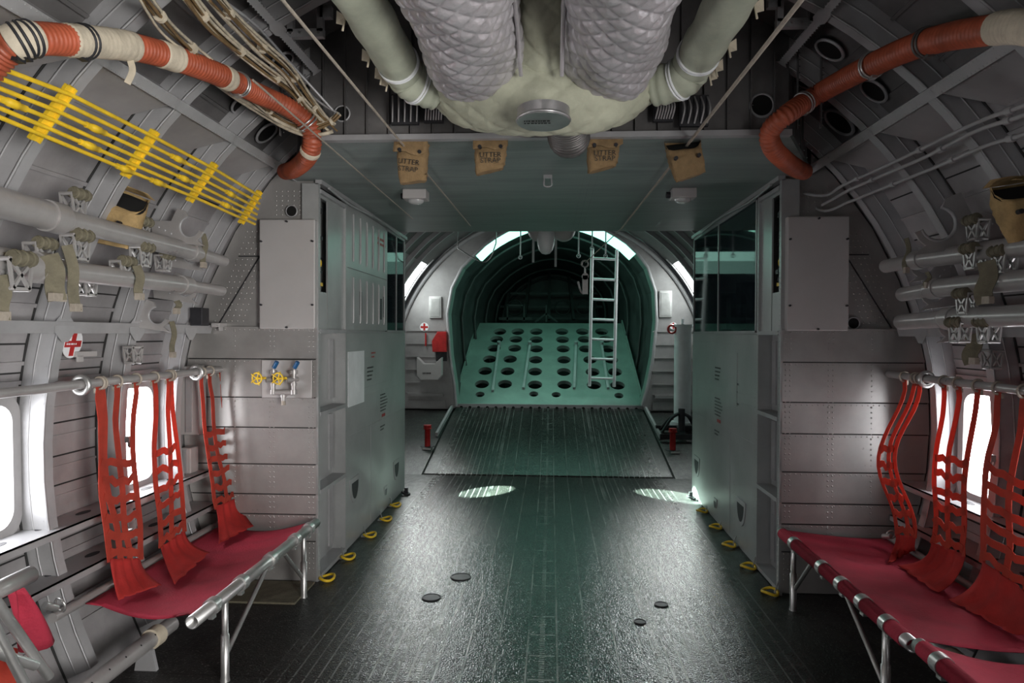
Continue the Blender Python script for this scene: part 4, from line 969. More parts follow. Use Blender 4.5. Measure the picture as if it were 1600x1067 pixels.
hose(HP, .041, ((.0, .142, 'cream sleeve'),), ((.296, 'ductg'), (.405, 'chrome'), (.54, 'chrome')), 'long orange corrugated hose along the upper right wall, cream only at its near end')

# ============================================================ CABLE BUNDLES left
cab = [([(225, -10), (262, 40), (300, 75), (345, 110), (395, 150), (440, 185), (480, 200), (515, 192), (532, 180)], 7, 'cable bundle nearest the orange hose, running down to the small ringed hole', .9),
       ([(290, -10), (330, 40), (375, 80), (420, 115), (455, 140), (480, 170), (505, 195)], 9, 'thick middle bundle of cream and brown cables on the upper left', 1.0),
       ([(330, -10), (370, 35), (410, 75), (450, 110), (478, 150), (505, 185), (520, 200)], 8, 'cable bundle highest on the upper left, under the lattice', 1.0)]
for pp, k, lb, sc_ in cab:
    base = [clampR(px, py, 1.985) for px, py in pp]; t = thing('cable_bundle', lb, 'cables', base[0], 'cable bundles on the upper left')
    for j in range(k):
        rr = random.Random(j*7+k); o0 = Vector((rr.uniform(-.02, .02), rr.uniform(-.01, .01), rr.uniform(-.02, .02))); off = [o0+Vector((rr.uniform(-.006, .006), 0, rr.uniform(-.006, .006))) for _ in base]
        b = MB(); b.tube(spline([p+o_ for p, o_ in zip(base, off)], 7), rr.uniform(.004, .0065), 6); b.build('cable', 'wire' if (j+k)%2 else 'wire2', t)
    sp_ = spline(base, 7)
    for i in range(5, len(sp_)-3, 9): T = (sp_[i+1]-sp_[i]).normalized(); b = MB(); b.tube([sp_[i]-T*.007, sp_[i]+T*.007], .021, 10); b.build('tie_wrap', 'wrap', t)
b = MB(); b.tube(spline([clampR(px, py, 2.0) for px, py in ((335, 125), (360, 145), (400, 168), (440, 192), (470, 205), (500, 210), (520, 205))], 7), .009, 8); b.tube(spline([clampR(px, py, 2.01) for px, py in ((335, 130), (370, 155), (410, 180), (445, 200), (480, 212), (515, 208))], 7), .007, 8)
tag(b.build('loose_cable', 'wire'), 'pair of pale cables drooping under the orange hose towards the ringed hole', 'cables')
# thin conduits on the lattice
for pp, lb in (([(405, 60), (440, 100), (480, 140), (500, 160), (530, 178)], 'thin grey conduit crossing the left lattice near the wing box'), ([(340, -5), (400, 40), (450, 95), (520, 172)], 'thin grey conduit beside the highest cable bundle')):
    b = MB(); b.tube(spline([clampR(px, py, 2.03) for px, py in pp], 6), .006, 6); tag(b.build('conduit', 'rib'), lb, 'pipe')
# ropes (static lines)
for pa, pb, r, lb in (((425, -20, 2.375), (735, 353, 2.375), .005, 'long straight rope descending from the upper left across the soffit'), ((395, 125, 2.37), (645, 342, 2.37), .004, 'thin straight rope from behind the left orange hose to the soffit'),
                      ((1268, -20, 2.375), (972, 356, 2.375), .007, 'long straight beige rope descending from the upper right across the soffit')):
    p = at(pa[0], pa[1], z=pa[2]); q = at(pb[0], pb[1], z=pb[2]); b = MB(); b.tube([p, q], r, 8); tag(b.build('static_line', 'rope'), lb, 'rope')
b = MB(); b.tube([at(972, 356, z=2.375), at(915, 410, y=7.0)], .005, 6); tag(b.build('hook_wire', 'rope'), 'thin wire running from the beige rope down to the cargo hook', 'rope')
# three thin pipes high on the right wall
for i, pp in enumerate(([(1680, 130), (1600, 165), (1525, 192), (1400, 252), (1320, 288), (1290, 305), (1250, 300), (1222, 283)], [(1680, 145), (1600, 180), (1525, 205), (1440, 248), (1335, 293), (1300, 312), (1285, 320)], [(1680, 175), (1600, 210), (1540, 228), (1460, 262), (1370, 298), (1325, 316), (1280, 328), (1222, 284)])):
    b = MB(); r = 1.99; P = spline([atR(px, py, r) for px, py in pp], 6); b.tube(P, .008, 8)
    for k in (8, 16, 22): T = (P[k+1]-P[k]).normalized(); b.tube([P[k]-T*.015, P[k]+T*.015], .014, 8)
    tag(b.build('thin_pipe', 'rib'), ('uppermost', 'middle', 'lowest')[i]+' of the three thin grey pipes along the right wall', 'pipe', 'thin pipes on the right wall')

# ============================================================ YELLOW TUBE RACK
tops = [(-75, 75), (104, 142), (237, 210), (331, 260), (402, 303)]; bots = [(-110, 140), (56, 210), (198, 268), (298, 308), (378, 343)]
t = thing('yellow_rail_rack', 'yellow rack of six parallel rails on the upper left wall', 'rack', atR(200, 250, 2.0))
TT = [atR(px, py, 1.96) for px, py in tops]; BB = [atR(px, py, 1.96) for px, py in bots]
for k in range(5):
    b = MB(); d = (BB[k]-TT[k]).normalized(); b.bar(TT[k]-d*.02, BB[k]+d*.02, .012, .035, up=(0,1,0)); b.bar(TT[k]-d*.02+Vector((0,.016,0)), BB[k]+d*.02+Vector((0,.016,0)), .03, .006, up=(0,1,0)); b.build('bracket', 'yellow', t)
for j in range(6):
    f = (.04, .24, .43, .62, .80, .97)[j]; pts = [TT[k].lerp(BB[k], f) for k in range(5)]; last = pts[-1]+(pts[-1]-pts[-2])*.22+Vector((.0, .02*(j-3), 0))
    b = MB(); b.tube([p+Vector((.012, 0, -.004)) for p in pts]+[last], .0075, 8); b.build('rail', 'yellow', t)
for k, j, u in ((1, 2, .4), (1, 4, .45), (2, 1, .45), (2, 5, .4), (0, 3, .6), (3, 2, .5), (3, 4, .55), (1, 5, .93), (2, 3, .7)):
    f = (.04, .24, .43, .62, .80, .97)[j]; p = TT[k].lerp(BB[k], f); q = TT[k+1].lerp(BB[k+1], f); c = p.lerp(q, u)+Vector((.012, 0, -.004)); T = (q-p).normalized(); b = MB(); b.tube([c-T*.05, c-T*.02, c-T*.018, c+T*.018, c+T*.02, c+T*.05], [.011, .011, .014, .014, .011, .011], 8); b.build('coupling', 'yellow', t)

# ============================================================ LITTER POLES
def pole(pts, rs, label, collars=()):
    t = thing('litter_pole', label, 'pole', pts[0], 'stowed litter poles')
    for i in range(len(pts)-1):
        b = MB(); b.tube([pts[i], pts[i+1]], rs[i], 28); b.build('tube_section', 'tube', t)
    for i in range(1, len(pts)-1):
        d = (pts[i+1]-pts[i]).normalized(); b = MB(); b.tube([pts[i]-d*.02, pts[i]+d*.05], rs[i-1]+.006, 28); b.torus(pts[i]+d*.06, d, rs[i]+.004, .006, 24, 6); b.build('collar', 'tube', t)
    for f in collars:
        p = pts[-2].lerp(pts[-1], f); d = (pts[-1]-pts[-2]).normalized(); b = MB(); b.tube([p-d*.012, p+d*.012], rs[-1]+.003, 24); b.build('web_band', 'strap', t)
XL = -1.72
Lp = lambda px, py, x=XL: at(px, py, x=x)
pole([Lp(-60, 300), Lp(78, 338), Lp(300, 393), Lp(350, 408)], [.050, .040, .029], 'upper of the two grey litter poles on the left wall, thickest at its near end')
pole([Lp(-60, 400), Lp(60, 418), Lp(285, 445), Lp(346, 454)], [.048, .038, .028], 'lower of the two grey litter poles on the left wall')
XR = 1.76
pole([Lp(1680, 375, XR), Lp(1440, 405, XR), Lp(1384, 416, XR)], [.040, .034], 'uppermost of the three grey litter poles on the right wall', )
pole([Lp(1680, 430, XR), Lp(1465, 450, XR), Lp(1410, 460, XR)], [.040, .034], 'middle of the three grey litter poles on the right wall')
pole([Lp(1680, 490, XR), Lp(1490, 497, XR), Lp(1408, 503, XR)], [.042, .038], 'lowest of the three grey litter poles on the right wall')
# C shaped cradles
def cradle(c, s, k, label, ang_=0, reach=.16):
    t = thing('pole_cradle', label, 'bracket', c, 'C-shaped pole cradles')
    n = 14; inn = [(.055*math.cos(a), .055*math.sin(a)) for a in [R_(-30-240+240*i/n) for i in range(n+1)]]
    inn = [(.05*math.cos(R_(a)), .05*math.sin(R_(a))) for a in range(100, 341, 20)]
    out = [(.072*math.cos(R_(a)), .072*math.sin(R_(a))) for a in (340, 320, 300)]+[(reach*.45, -.09), (-.02-reach, -.055), (-.03-reach, .03), (-.09, .03), (-.06, .09), (-.02, .075)]
    poly = inn+out; ca, sa = math.cos(ang_), math.sin(ang_)
    b = MB(); b.prism([(u*k, v*k) for u, v in poly], lambda u, v, d: (c.x-s*(u*ca-v*sa), c.y+d, c.z+u*sa+v*ca), -.006, .006); b.build('plate', 'tube', t, .002)
    b = MB(); b.tube([(c.x-s*(.05*k*math.cos(R_(a))*ca-.05*k*math.sin(R_(a))*sa), c.y, c.z+.05*k*math.cos(R_(a))*sa+.05*k*math.sin(R_(a))*ca) for a in range(100, 341, 20)], .006*k, 6); b.rivets((c.x+s*.09*k, c.y-.007, c.z-.03*k), (c.x+s*.15*k, c.y-.007, c.z-.0), (0,-1,0), .025, .006); b.build('rim', 'rib', t)
cradle(atR(297, 355, 1.95), -1, 1.0, 'grey C-shaped cradle above the left litter poles'); cradle(atR(246, 493, 1.99), -1, .9, 'grey C-shaped cradle below the left litter poles')
cradle(atR(1466, 350, 1.97), 1, 1.5, 'large grey C-shaped cradle above the right litter poles')
cradle(Lp(300, 398, -1.78), -1, .95, 'cradle holding the tip of the upper left litter pole'); cradle(Lp(290, 450, -1.80), -1, .9, 'cradle holding the tip of the lower left litter pole')
cradle(Lp(1445, 412, 1.82), 1, 1.0, 'cradle holding the tip of the uppermost right litter pole'); cradle(Lp(1462, 455, 1.82), 1, 1.0, 'cradle holding the tip of the middle right litter pole'); cradle(Lp(1490, 505, 1.84), 1, 1.0, 'cradle holding the tip of the lowest right litter pole')
# truss strap brackets with rolled straps
def strap_bracket(c, s, label, k=1.0, roll=True):
    k *= .8
    t = thing('strap_bracket', label, 'bracket', c, 'pierced strap brackets on the litter poles')
    b = MB(); V_ = [Vector((0, -.05, .05)), Vector((0, .05, .05)), Vector((0, -.035, -.045)), Vector((0, .035, -.045)), Vector((0, 0, 0))]
    for d in (-.028, .028):
        q = [c+(v+Vector((d, 0, 0)))*k for v in V_]
        for i, j in ((0,1),(0,2),(1,3),(2,3),(0,4),(1,4),(2,4),(3,4)): b.bar(q[i], q[j], .011*k, .008*k, up=(1,0,0))
    for v in V_[:4]: b.tube([c+(v+Vector((-.03, 0, 0)))*k, c+(v+Vector((.03, 0, 0)))*k], .008*k, 8)
    b.build('truss', 'tube', t)
    if roll:
        b = MB(); q = c+Vector((-s*.03, 0, .055))*k; b.tube([q+Vector((0, -.04, 0)), q+Vector((0, .045, 0))], .024*k, 12)
        for j in range(3): b.torus(q+Vector((0, -.03+.03*j, 0)), (0, 1, 0), .024*k, .005, 12, 5)
        b.build('rolled_strap', 'strap', t)
for px, py, x, lb, k in ((115, 322, -1.74, 'pierced bracket atop the upper left pole near its thick end', 1), (118, 388, -1.72, 'pierced bracket under the upper left pole near its thick end', 1.1), (218, 362, -1.76, 'pierced bracket atop the upper left pole beside the canvas bag', 1), (220, 402, -1.72, 'pierced bracket between the left poles at mid length', 1),
                      (60, 400, -1.74, 'pierced bracket atop the lower left pole near its thick end', 1), (190, 425, -1.72, 'pierced bracket with rolled strap atop the lower left pole at mid length', 1), (20, 430, -1.66, 'pierced bracket on the lower left pole at the photo edge', 1.2), (255, 412, -1.8, 'small pierced bracket near the tip of the left poles', .9), (135, 448, -1.8, 'pierced bracket hanging under the lower left pole', .9),
                      (1528, 360, 1.78, 'pierced bracket on top of the uppermost right pole', 1), (1524, 405, 1.72, 'pierced bracket between the uppermost and middle right poles', 1), (1570, 410, 1.75, 'pierced bracket between the right poles at the photo edge', 1), (1512, 475, 1.74, 'pierced bracket between the middle and lowest right poles', 1), (1500, 520, 1.74, 'pierced bracket under the lowest right pole', 1), (1545, 520, 1.76, 'pierced bracket under the lowest right pole nearer the photo edge', 1)):
    strap_bracket(at(px, py, x=x), -1 if x < 0 else 1, lb, k)
def hang(px0, py0, px1, py1, x, w_, label, m='strap', buckle=True):
    p = at(px0, py0, x=x); q = at(px1, py1, x=x); t = thing('hanging_strap', label, 'strap', p, 'olive webbing straps'); b = MB()
    L = (p-q).length; P = [p, p.lerp(q, .35)+Vector((.012, 0, 0)), p.lerp(q, .7)+Vector((-.006, .006, 0)), q]
    b.ribbon(spline(P, 5), w_, (.55 if x < 0 else -.55, .8, 0), .004); b.build('webbing', m, t)
    if buckle: b = MB(); b.box(q+Vector((0, 0, .012)), (.02, w_*1.1, .028)); b.build('tip', 'rope', t)
hang(104, 383, 119, 486, -1.66, .036, 'olive strap hanging in front of the left poles below the thick pole end'); hang(76, 398, 90, 470, -1.67, .06, 'broad olive strap looped over the lower left pole'); hang(213, 415, 218, 468, -1.67, .036, 'olive strap hanging from the middle of the lower left pole')
hang(317, 365, 318, 418, -1.68, .028, 'narrow strap over the tip of the upper left pole'); hang(268, 502, 270, 558, -1.85, .026, 'olive strap hanging below the eye-level rail near the left bulkhead'); hang(276, 470, 276, 490, -1.75, .03, 'short strap below the tip of the lower left pole')
hang(1540, 408, 1540, 474, 1.69, .065, 'broad olive-yellow strap over the middle right pole'); hang(1518, 522, 1519, 568, 1.86, .065, 'dark olive strap hanging under the lowest right pole'); hang(1416, 372, 1416, 426, 1.72, .022, 'narrow strap over the tip of the uppermost right pole'); hang(0, 430, 4, 500, -1.66, .04, 'olive strap on the lower left pole at the photo edge')
hang(1473, 500, 1472, 506, 1.75, .022, 'narrow strap at the lowest right pole'); hang(1448, 425, 1449, 450, 1.72, .018, 'thin strap over the tip of the middle right pole')

# ============================================================ NET RAILS and BENCHES
def net_rail(s, y0, y1, brk, label):
    t = thing('net_rail', label, 'rail', (s*1.95, y0, 1.265)); b = MB(); b.tube([(s*1.95, y0, 1.265), (s*1.95, y1, 1.268)], .019, 16); b.build('tube', 'tube', t)
    for y in brk:
        b = MB(); b.torus((s*1.95, y, 1.265), (0, 1, 0), .034, .012, 20, 8); b.box((s*2.03, y, 1.265), (.12, .05, .03)); b.build('clamp', 'chrome', t)
net_rail(-1, -.5, 4.0, (.75, 1.75, 2.78, 3.72), 'grey tube rail at window height on the left wall carrying the red nets')
net_rail(1, -.5, 3.99, (.75, 1.75, 2.75, 3.6), 'grey tube rail at window height on the right wall carrying the red nets')
def net(parent, s, tops, K, B0, B1, seed, m_net='net', m_skirt='skirt', tcut=.74, bulge=0, ragged=.009):
    rr = random.Random(seed); ty0, ty1 = tops[0][0], tops[-1][0]
    fs = [f for y, f in tops]; tops = [y for y, f in tops]
    B0 = Vector(B0); B1 = Vector(B1); zt = 1.245
    wob = [[rr.uniform(-1, 1) for _ in range(6)] for _ in tops]
    K0 = Vector(K[0]); K1 = Vector(K[1])
    def C(u, t_):
        T = Vector((s*1.955, ty0+(ty1-ty0)*u, zt)); B = B0.lerp(B1, u); Kp = K0.lerp(K1, u)
        if t_ <= tcut: f = t_/tcut; p = T.lerp(Kp, f)+Vector((s*.015*math.sin(math.pi*f)-s*bulge*math.sin(math.pi*f)**2, 0, 0))
        else:
            f = (t_-tcut)/(1-tcut); Mm = Kp+(Kp-T).normalized()*((Kp.z-B.z)*.75); p = Kp*(1-f)**2+Mm*(2*f*(1-f))+B*f*f
        return p
    for i, u in enumerate(fs):
        pts = []
        for k in range(17):
            t_ = k/16*(tcut+.01); p = C(u, t_); p.y += (tops[i]-(ty0+(ty1-ty0)*u))*(1-k/16); j = k/16*5; a = int(min(j, 4)); w0 = wob[i][a]+(wob[i][a+1]-wob[i][a])*(j-a)
            pts.append(p+Vector((-s*.004, ragged*w0*(1 if 0 < k < 16 else 0)*2, 0)))
        pts[0] = pts[0]+Vector((0, 0, .012))
        b = MB(); b.ribbon(pts, .038, (0, 1, 0), .003); b.build('webbing_strap', m_net, parent)
        b = MB(); b.torus((s*1.95, tops[i], 1.265), (0, 1, 0), .026, .006, 14, 6); b.box((s*1.955, tops[i], 1.232), (.01, .045, .02)); b.build('strap_buckle', 'rope', parent)
    nx = 6
    for q in range(nx):
        t_ = .33+(tcut-.36)*q/(nx-1); pts = [C(u, t_+rr.uniform(-.012, .012)*(1 if u < .5 else -1))+Vector((-s*.007, 0, -.008*math.sin(math.pi*u))) for u in [fs[0]+(fs[-1]-fs[0])*k/8 for k in range(9)]]
        b = MB(); b.ribbon(pts, .034, (0, .0, 1), .003); b.build('cross_strap', m_net, parent)
    P = []
    for i in range(15):
        t_ = tcut+(1-tcut)*i/14; row = []
        for k in range(17):
            u = k/16*1.04-.02; p = C(u, t_); f = math.sin(u*23+seed)*.006+math.sin(u*41+i*.3)*.003
            sc2 = 1+.10*i/14
            row.append(p+Vector((-s*(.003+f), 0, abs(f)*.6)))
        P.append(row)
    b = MB(); b.grid(P, .003, (-s, 0, .3)); b.build('cloth_skirt', m_skirt, parent)
def bench(s, y0, y1, label, ysleeve, legs, nets, clamps, sag=.03, zr=.365, xb=1.92, edge=1.35, sleeved=True, ye0=None):
    t = thing('troop_seat', label, 'bench', (s*1.6, (y0+y1)/2, 0), 'folding troop seats')
    P = []; nu, nv = 40, 22
    for i in range(nu+1):
        y = ysleeve+(y1-.01-ysleeve)*i/nu; row = []
        for j in range(nv+1):
            f = j/nv; x = edge+(xb-edge)*f
            e = 1 if i > 1 else 1
            z = zr+.018*(1-f)-.02*f-sag*math.sin(math.pi*f)-.004*math.sin(i*.9+f*3)*math.sin(math.pi*f)
            yy = y+(0.10*math.sin(math.pi*f) if i == 0 and sag > .04 else 0)+(.16*f*(1-i/nu) if sag > .04 else 0)
            row.append((s*x, yy, z))
        P.append(row)
    b = MB(); b.grid(P, .003, (0, 0, -1)); seat = b.build('seat_cloth', 'seat', t)
    if sleeved:
        b = MB(); cl = [ysleeve]+[c for c in clamps if ysleeve < c < y1]+[y1]
        for i in range(len(cl)-1):
            b.tube([(s*edge, cl[i]+.03, zr), (s*edge, cl[i+1]-.03, zr)], .031, 14)
        b.build('cloth_sleeve', 'seat', seat)
    b = MB(); b.pipe((s*edge, y0, zr), (s*edge, y1, zr), .027, .022, 22); b.build('front_rail', 'chrome', t)
    b = MB(); b.tube([(s*(xb+.03), y0+.05, zr-.02), (s*(xb+.03), y1, zr-.02)], .02, 12); b.build('back_rail', 'tube', t)
    for y in clamps:
        b = MB(); b.tube([(s*edge, y-.022, zr), (s*edge, y+.022, zr)], .035, 18); b.box((s*edge, y, zr-.035), (.02, .03, .03)); b.build('rail_clamp', 'chrome', t)
    for y, dy in legs:
        b = MB(); b.tube([(s*edge, y, zr-.02), (s*(edge+.0), y+.0, .20), (s*edge, y, .199), (s*edge, y, .02), (s*edge, y, .0)], [.014, .014, .018, .018, .021], 10); b.build('leg', 'chrome', t)
        b = MB(); b.tube([(s*edge, y+dy, zr-.03), (s*(edge+.005), y+.01, .10)], .011, 8); b.build('brace', 'chrome', t)
    for tops, K, B0, B1, sd, bg in nets: net(t, s, tops, K, B0, B1, sd, bulge=bg)
    return t
tyL = lambda px: at(px, 595, x=-1.95).y
tyR = lambda px: at(px, 600, x=1.95).y
sL = lambda px, py: at(px, py, z=.345)
kL = lambda px, py, x=-1.87: at(px, py, x=x)
nets = [([(tyL(155), 0), (tyL(159), .33), (tyL(183), .62), (tyL(213), 1)], (kL(171, 874), kL(219, 873)), sL(184, 938), sL(250, 915), 1, 0),
        ([(tyL(241), 0), (tyL(264), .5), (tyL(268), 1)], (kL(250, 855), kL(287, 829)), sL(271, 913), sL(325, 865), 2, .01),
        ([(tyL(315), 0), (tyL(328), .5), (tyL(345), 1)], (kL(337, 792), kL(370, 777)), sL(341, 850), sL(392, 824), 3, .0)]
bench(-1, 2.56, 3.96, 'left red bench with crimson seat cloth and three orange-red nets below the window', 2.60, ((2.83, .42), (3.76, -.28)), nets, (2.72, 2.98, 3.3, 3.62, 3.83), sag=.05, sleeved=False)
sR = lambda px, py: at(px, py, z=.355)
kR = lambda px, py, x=1.87: at(px, py, x=x)
nets = [([(tyR(1436), 0), (tyR(1430), .4), (tyR(1413), 1)], (kR(1430, 838), kR(1403, 836)), sR(1430, 860), sR(1392, 880), 4, .13),
        ([(tyR(1528), 0), (tyR(1497), .5), (tyR(1475), 1)], (kR(1506, 866), kR(1458, 848)), sR(1464, 926), sR(1405, 884), 5, .03),
        ([(tyR(1690), 0), (tyR(1640), .3), (tyR(1600), .62), (tyR(1560), 1)], (kR(1640, 950), kR(1536, 876)), sR(1585, 992), sR(1485, 938), 6, .03)]
bench(1, 2.54, 3.96, 'long crimson bench on the right with its front rail sleeved in cloth, nets above', 2.56, ((3.76, -.25), (2.74, .36)), nets, (3.74, 3.36, 3.14, 2.93, 2.72), sag=.012)
bench(1, .7, 2.50, 'nearest crimson bench at the lower right corner, under the empty rail', .72, ((2.2, -.25), (1.2, .3)), [], (2.36, 1.9, 1.4), sag=.05, zr=.385)
b = MB()
# folded bench at the lower left edge
t = thing('folded_troop_seat', 'folded bench at the lower left edge with a crimson cloth hanging off its tube', 'bench', (-1.5, 2.2, 0))
p = at(48, 897, x=-1.55); q = at(-80, 960, x=-1.55); b = MB(); b.pipe(q, p, .026, .02, 18); b.build('front_rail', 'tube', t)
for pa, pb in (((-30, 905), (77, 1058)), ((-40, 920), (42, 1075)), ((-30, 1012), (56, 1040))):
    a0 = at(*pa, x=-1.50); a1 = at(*pb, x=-1.46); b = MB(); b.tube([a0, a1], .014, 10); b.build('leg', 'chrome', t)
P = []
for i in range(9):
    f = i/8; row = []
    for j in range(9):
        g = j/8; l = (12+(24-12)*g, 932-g*14+0); r0 = at(10+22*g, 918+f*0, x=-1.58); dwn = at(20+62*g-10*(1-f)*0, 985+35*math.sin(math.pi*(.25+.6*g)), x=-1.62)
        row.append(r0.lerp(dwn, f)+Vector((.02*math.sin(g*7+f*2), 0, 0)))
    P.append(row)
b = MB(); b.grid(P, .004, (-1, 0, 0)); b.build('hanging_cloth', 'seat', t)
P = [[at(-30+55*g, 1005+f*75+8*g, x=-1.62)+Vector((.015*math.sin(g*9), 0, 0)) for g in [j/6 for j in range(7)]] for f in [i/5 for i in range(6)]]
b = MB(); b.grid(P, .004, (-1, 0, 0)); b.build('orange_webbing', 'net', t)
b = MB(); b.torus(at(94, 945, x=-1.83), (.3, 1, .2), .026, .005, 18, 6); b.tube([at(70, 945, x=-1.85), at(88, 950, x=-1.84)], .014, 8); tag(b.build('quick_release_pin', 'chrome'), 'steel pull-ring fitting at the near end of the left bench back rail', 'fitting')
b = MB(); b.torus(at(1392, 835, x=1.85), (0, 1, .2), .022, .005, 18, 6); b.tube([at(1380, 838, x=1.82), at(1392, 838, x=1.84)], .014, 8); tag(b.build('quick_release_pin', 'chrome'), 'steel pull-ring fitting at the far corner of the right bench', 'fitting')
# low perforated wall tubes along the floor
for s, lb in ((-1, 'grey tube with small holes running along the floor under the left bench'), (1, 'grey tube with small holes running along the floor under the right bench')):
    t = thing('floor_tube', lb, 'tube', (s*1.74, 2, .12)); b = MB(); b.tube([(s*1.74, 0, .12), (s*1.74, 3.1, .12)], .036, 16); b.build('tube', 'tube', t)
    b = MB(); b.tube([(s*1.74, 2.93, .12), (s*1.74, 2.99, .12)], .046, 16); b.build('joint', 'wrap', t)
    b = MB()
    for k in range(26): c = Vector((s*1.74-s*.0361*.7, .3+k*.105, .12+.0361*.7)); b.disc(c+Vector((-s*.001, 0, .001)), (-s*.7, 0, .7), .0045, 8)
    b.build('hole', 'black', t)
    b = MB(); b.prism([(-.05, 0), (.05, 0), (.03, .09), (-.03, .11)], lambda u, v, d: (s*1.74+u, 2.9+d, v), -.01, .01); b.build('foot', 'rib', t)

# ============================================================ SMALL WALL THINGS
# valve plate on the left bulkhead
c = at(449, 592, y=3.99); t = thing('valve_panel', 'plate on the left bulkhead with two blue-capped valves and yellow hand wheels', 'valve', (c.x, 3.99, c.z-.11))
b = MB(); b.box((c.x, 3.985, c.z), (.305, .012, .225)); b.build('plate', 'cover', t, .003)
zz = c.z
for dx, wx in ((-.062, -.135), (.062, -.01)):
    x = c.x+dx; b = MB(); b.tube([(x, 3.93, zz+.06), (x, 3.93, zz-.085)], .014, 12); b.tube([(x, 3.93, zz+.035), (x, 3.93, zz+.055)], .024, 10); b.tube([(x, 3.93, zz-.02), (x, 3.93, zz-.035)], .020, 6); b.tube([(x, 3.93, zz-.06), (x, 3.93, zz-.085)], .022, 6); b.tube([(x, 3.93, zz), (x-.03 if dx<0 else x-.03, 3.90, zz)], .016, 10); b.tube([(x, 3.93, zz), (x, 3.985, zz)], .016, 8); b.build('valve_body', 'tube', t)
    b = MB(); b.tube([(x+.005, 3.93, zz+.07), (x+.028, 3.92, zz+.105)], .013, 12); b.build('cap', 'blue', t)
    hc = Vector((c.x+wx, 3.875, zz+.01)); w_ = MB(); w_.torus(hc, (.25, 1, 0), .032, .005, 20, 6)
    for k in range(5): a = k*2*math.pi/5; w_.tube([hc, hc+Vector((math.cos(a)*.042, 0, math.sin(a)*.042))], .004, 6)
    w_.tube([hc, hc+Vector((.04, .03, 0))], .008, 8); w_.build('hand_wheel', 'yellow', t)
b = MB(); b.tube([(c.x-.062, 3.93, zz-.075), (c.x+.062, 3.93, zz-.075)], .017, 12); b.tube([(c.x, 3.93, zz-.075), (c.x, 3.93, zz-.125)], .014, 10); b.tube([(c.x, 3.93, zz-.09), (c.x, 3.93, zz-.102)], .022, 6); b.build('manifold', 'tube', t)
b = MB(); b.tube([(c.x, 3.93, zz-.125), (c.x, 3.93, zz-.15)], .013, 10); b.build('outlet', 'rope', t)
# boxes behind the third net on the left wall
for a0, a1, y_, lb in (((280, 584), (311, 680), 3.90, 'tall narrow grey box on the left wall between the window and the bulkhead'), ((281, 700), (298, 742), 3.88, 'small grey box below the tall one beside the left window')):
    p = at(*a0, y=y_); q = at(*a1, y=y_); b = MB(); b.box2((p.x, y_, p.z), (q.x, y_+.09, q.z)); t = thing('wall_box', lb, 'box', (p.x, y_, q.z)); b.build('case', 'cover', t, .006)
    b = MB(); b.box(((p.x+q.x)/2, y_-.004, (p.z+q.z)/2), ((q.x-p.x)*.3, .01, (p.z-q.z)*.9)); b.build('latch_strip', 'rib', t)
# clip strips and small frame fittings on the left wall
for px, py, x, w_, lb in ((128, 553, -2.1, .14, 'small hook rail on the left wall under the large red cross'), (300, 575, -2.05, .2, 'pale shelf strip at the bulkhead end of the left net rail'), (345, 508, -1.95, .14, 'small pale ledge where the eye-level rail meets the left bulkhead')):
    c = at(px, py, x=x); b = MB(); b.box(c, (.05, w_, .025)); b.box(c+Vector((.02, -w_*.3, -.02)), (.01, .04, .03)); tag(b.build('clip_strip', 'cover', None, .003), lb, 'bracket')
c = at(312, 495, x=-1.93); b = MB(); b.box(c, (.07, .08, .10)); tag(b.build('junction_box', 'dark', None, .004), 'small dark box on the eye-level rail beside the left bulkhead', 'box')
for px, py, lb in ((208, 555, 'pierced grey strap anchor above the left window'), (1550, 562, 'pierced bright strap anchor above the right window')):
    p = atR(px, py, 2.03); strap_bracket(p, -1 if px < 800 else 1, lb, 1.0, False)
# cargo cleat fittings seen on the nets
for px, py, x, lb in ((203, 692, -2.0, 'small metal cleat on the window edge behind the first left net'), (203, 838, -1.9, 'small metal cleat low behind the first left net'), (1547, 722, 1.98, 'small metal cleat against the right window')):
    c = at(px, py, x=x); b = MB(); b.torus(c, (1, .3, 0), .018, .006, 12, 6); b.box(c+Vector((0, -.01, .02)), (.02, .03, .03)); b.tube([c, c+Vector((0, .03, -.02))], .008, 6); tag(b.build('cleat', 'alu'), lb, 'fitting', 'small cleats')

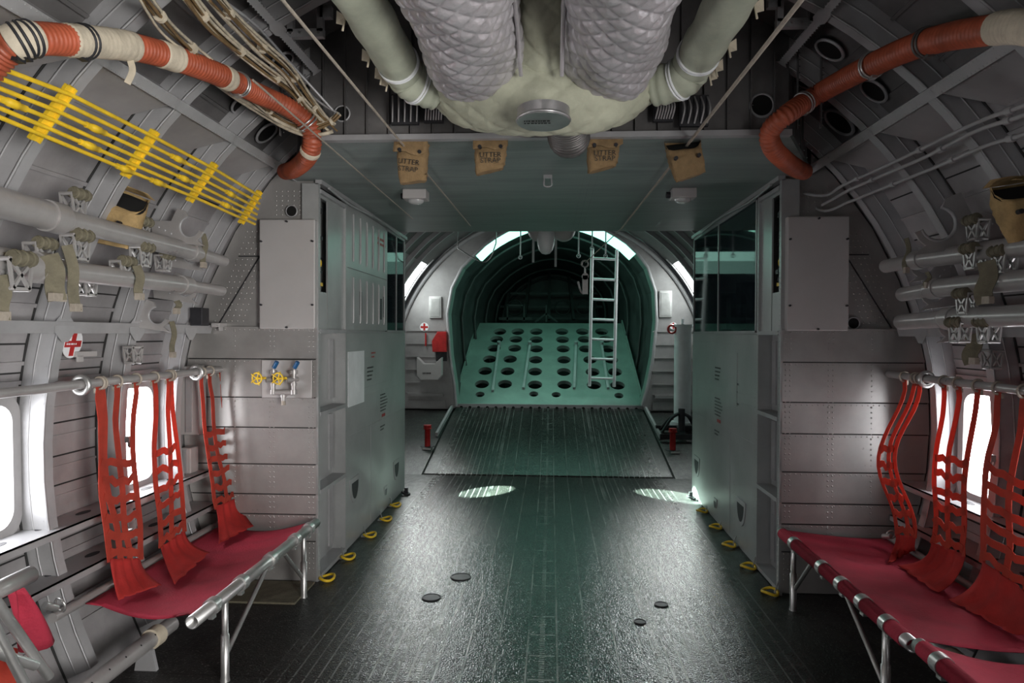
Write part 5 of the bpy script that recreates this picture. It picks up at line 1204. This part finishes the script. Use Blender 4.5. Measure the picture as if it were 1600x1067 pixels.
# ============================================================ TIE-DOWN RINGS on the floor
def ring(px, py, label):
    c = at(px, py, z=.012); s = -1 if c.x < 0 else 1
    t = thing('tie_down_ring', label, 'ring', (c.x, c.y, 0), 'yellow tie-down rings')
    b = MB(); P = [c+Vector((.042*math.cos(a), .058*math.sin(a)*.9, .006*math.sin(a*2)+.004)) for a in [2*math.pi*k/20 for k in range(21)]]; b.tube(P, .0085, 8, False); b.build('ring', 'yellow', t)
    b = MB(); b.tube([c+Vector((s*.03, .0, 0)), c+Vector((s*.055, .03, .055))], .004, 6); b.box(c+Vector((s*.045, 0, -.004)), (.03, .05, .012)); b.build('anchor', 'alu', t)
names = ['nearest', 'second nearest', 'third nearest', 'fourth nearest', 'fifth nearest', 'farthest']
for k, q in enumerate([(511, 903), (544, 870), (578, 836), (603, 811), (618, 789)]): ring(q[0], q[1], (names[k] if k < 4 else 'farthest')+' yellow tie-down ring at the foot of the left cabinets')
for k, q in enumerate([(1203, 925), (1169, 885), (1139, 851), (1118, 823), (1097, 798)]): ring(q[0], q[1], (names[k] if k < 4 else 'farthest')+' yellow tie-down ring at the foot of the right cabinets')
for px, py, lb in ((634, 770, 'small dark fitting at the far foot of the left cabinets'), (1080, 777, 'small dark fitting at the far foot of the right cabinets')):
    c = at(px, py, z=.02); b = MB(); b.torus(c, (.3, 0, 1), .035, .01, 14, 6); b.box(c+Vector((0, .02, .02)), (.03, .03, .05)); tag(b.build('floor_fitting', 'dark'), lb, 'fitting')
# round floor sockets
for px, py, r, lb in ((674, 934, .05, 'dark worn round floor socket left of the floor centre'), (720, 902, .06, 'rusty round floor socket farther toward the ramp'), (1033, 945, .035, 'small dark floor socket right of the floor centre'), (1000, 972, .03, 'small dark floor socket nearest the right of centre')):
    c = at(px, py, z=.0); b = MB(); b.tube([c+Vector((0,0,.001)), c+Vector((0,0,.004))], r, 20); b.torus(c+Vector((0,0,.003)), (0,0,1), r, .004, 24, 6); tag(b.build('floor_socket', 'dark'), lb, 'socket')
# loose cover plate on the floor at the foot of the left bulkhead
p = at(385, 916, z=.0); b = MB(); b.box2((p.x-.25, p.y-.25, .001), (-1.36, 3.97, .012)); 
tag(b.build('floor_mat', 'strap'), 'dull olive floor mat at the foot of the left bulkhead', 'mat')
for o in bpy.data.objects:
    if '_w' in o: del o['_w']
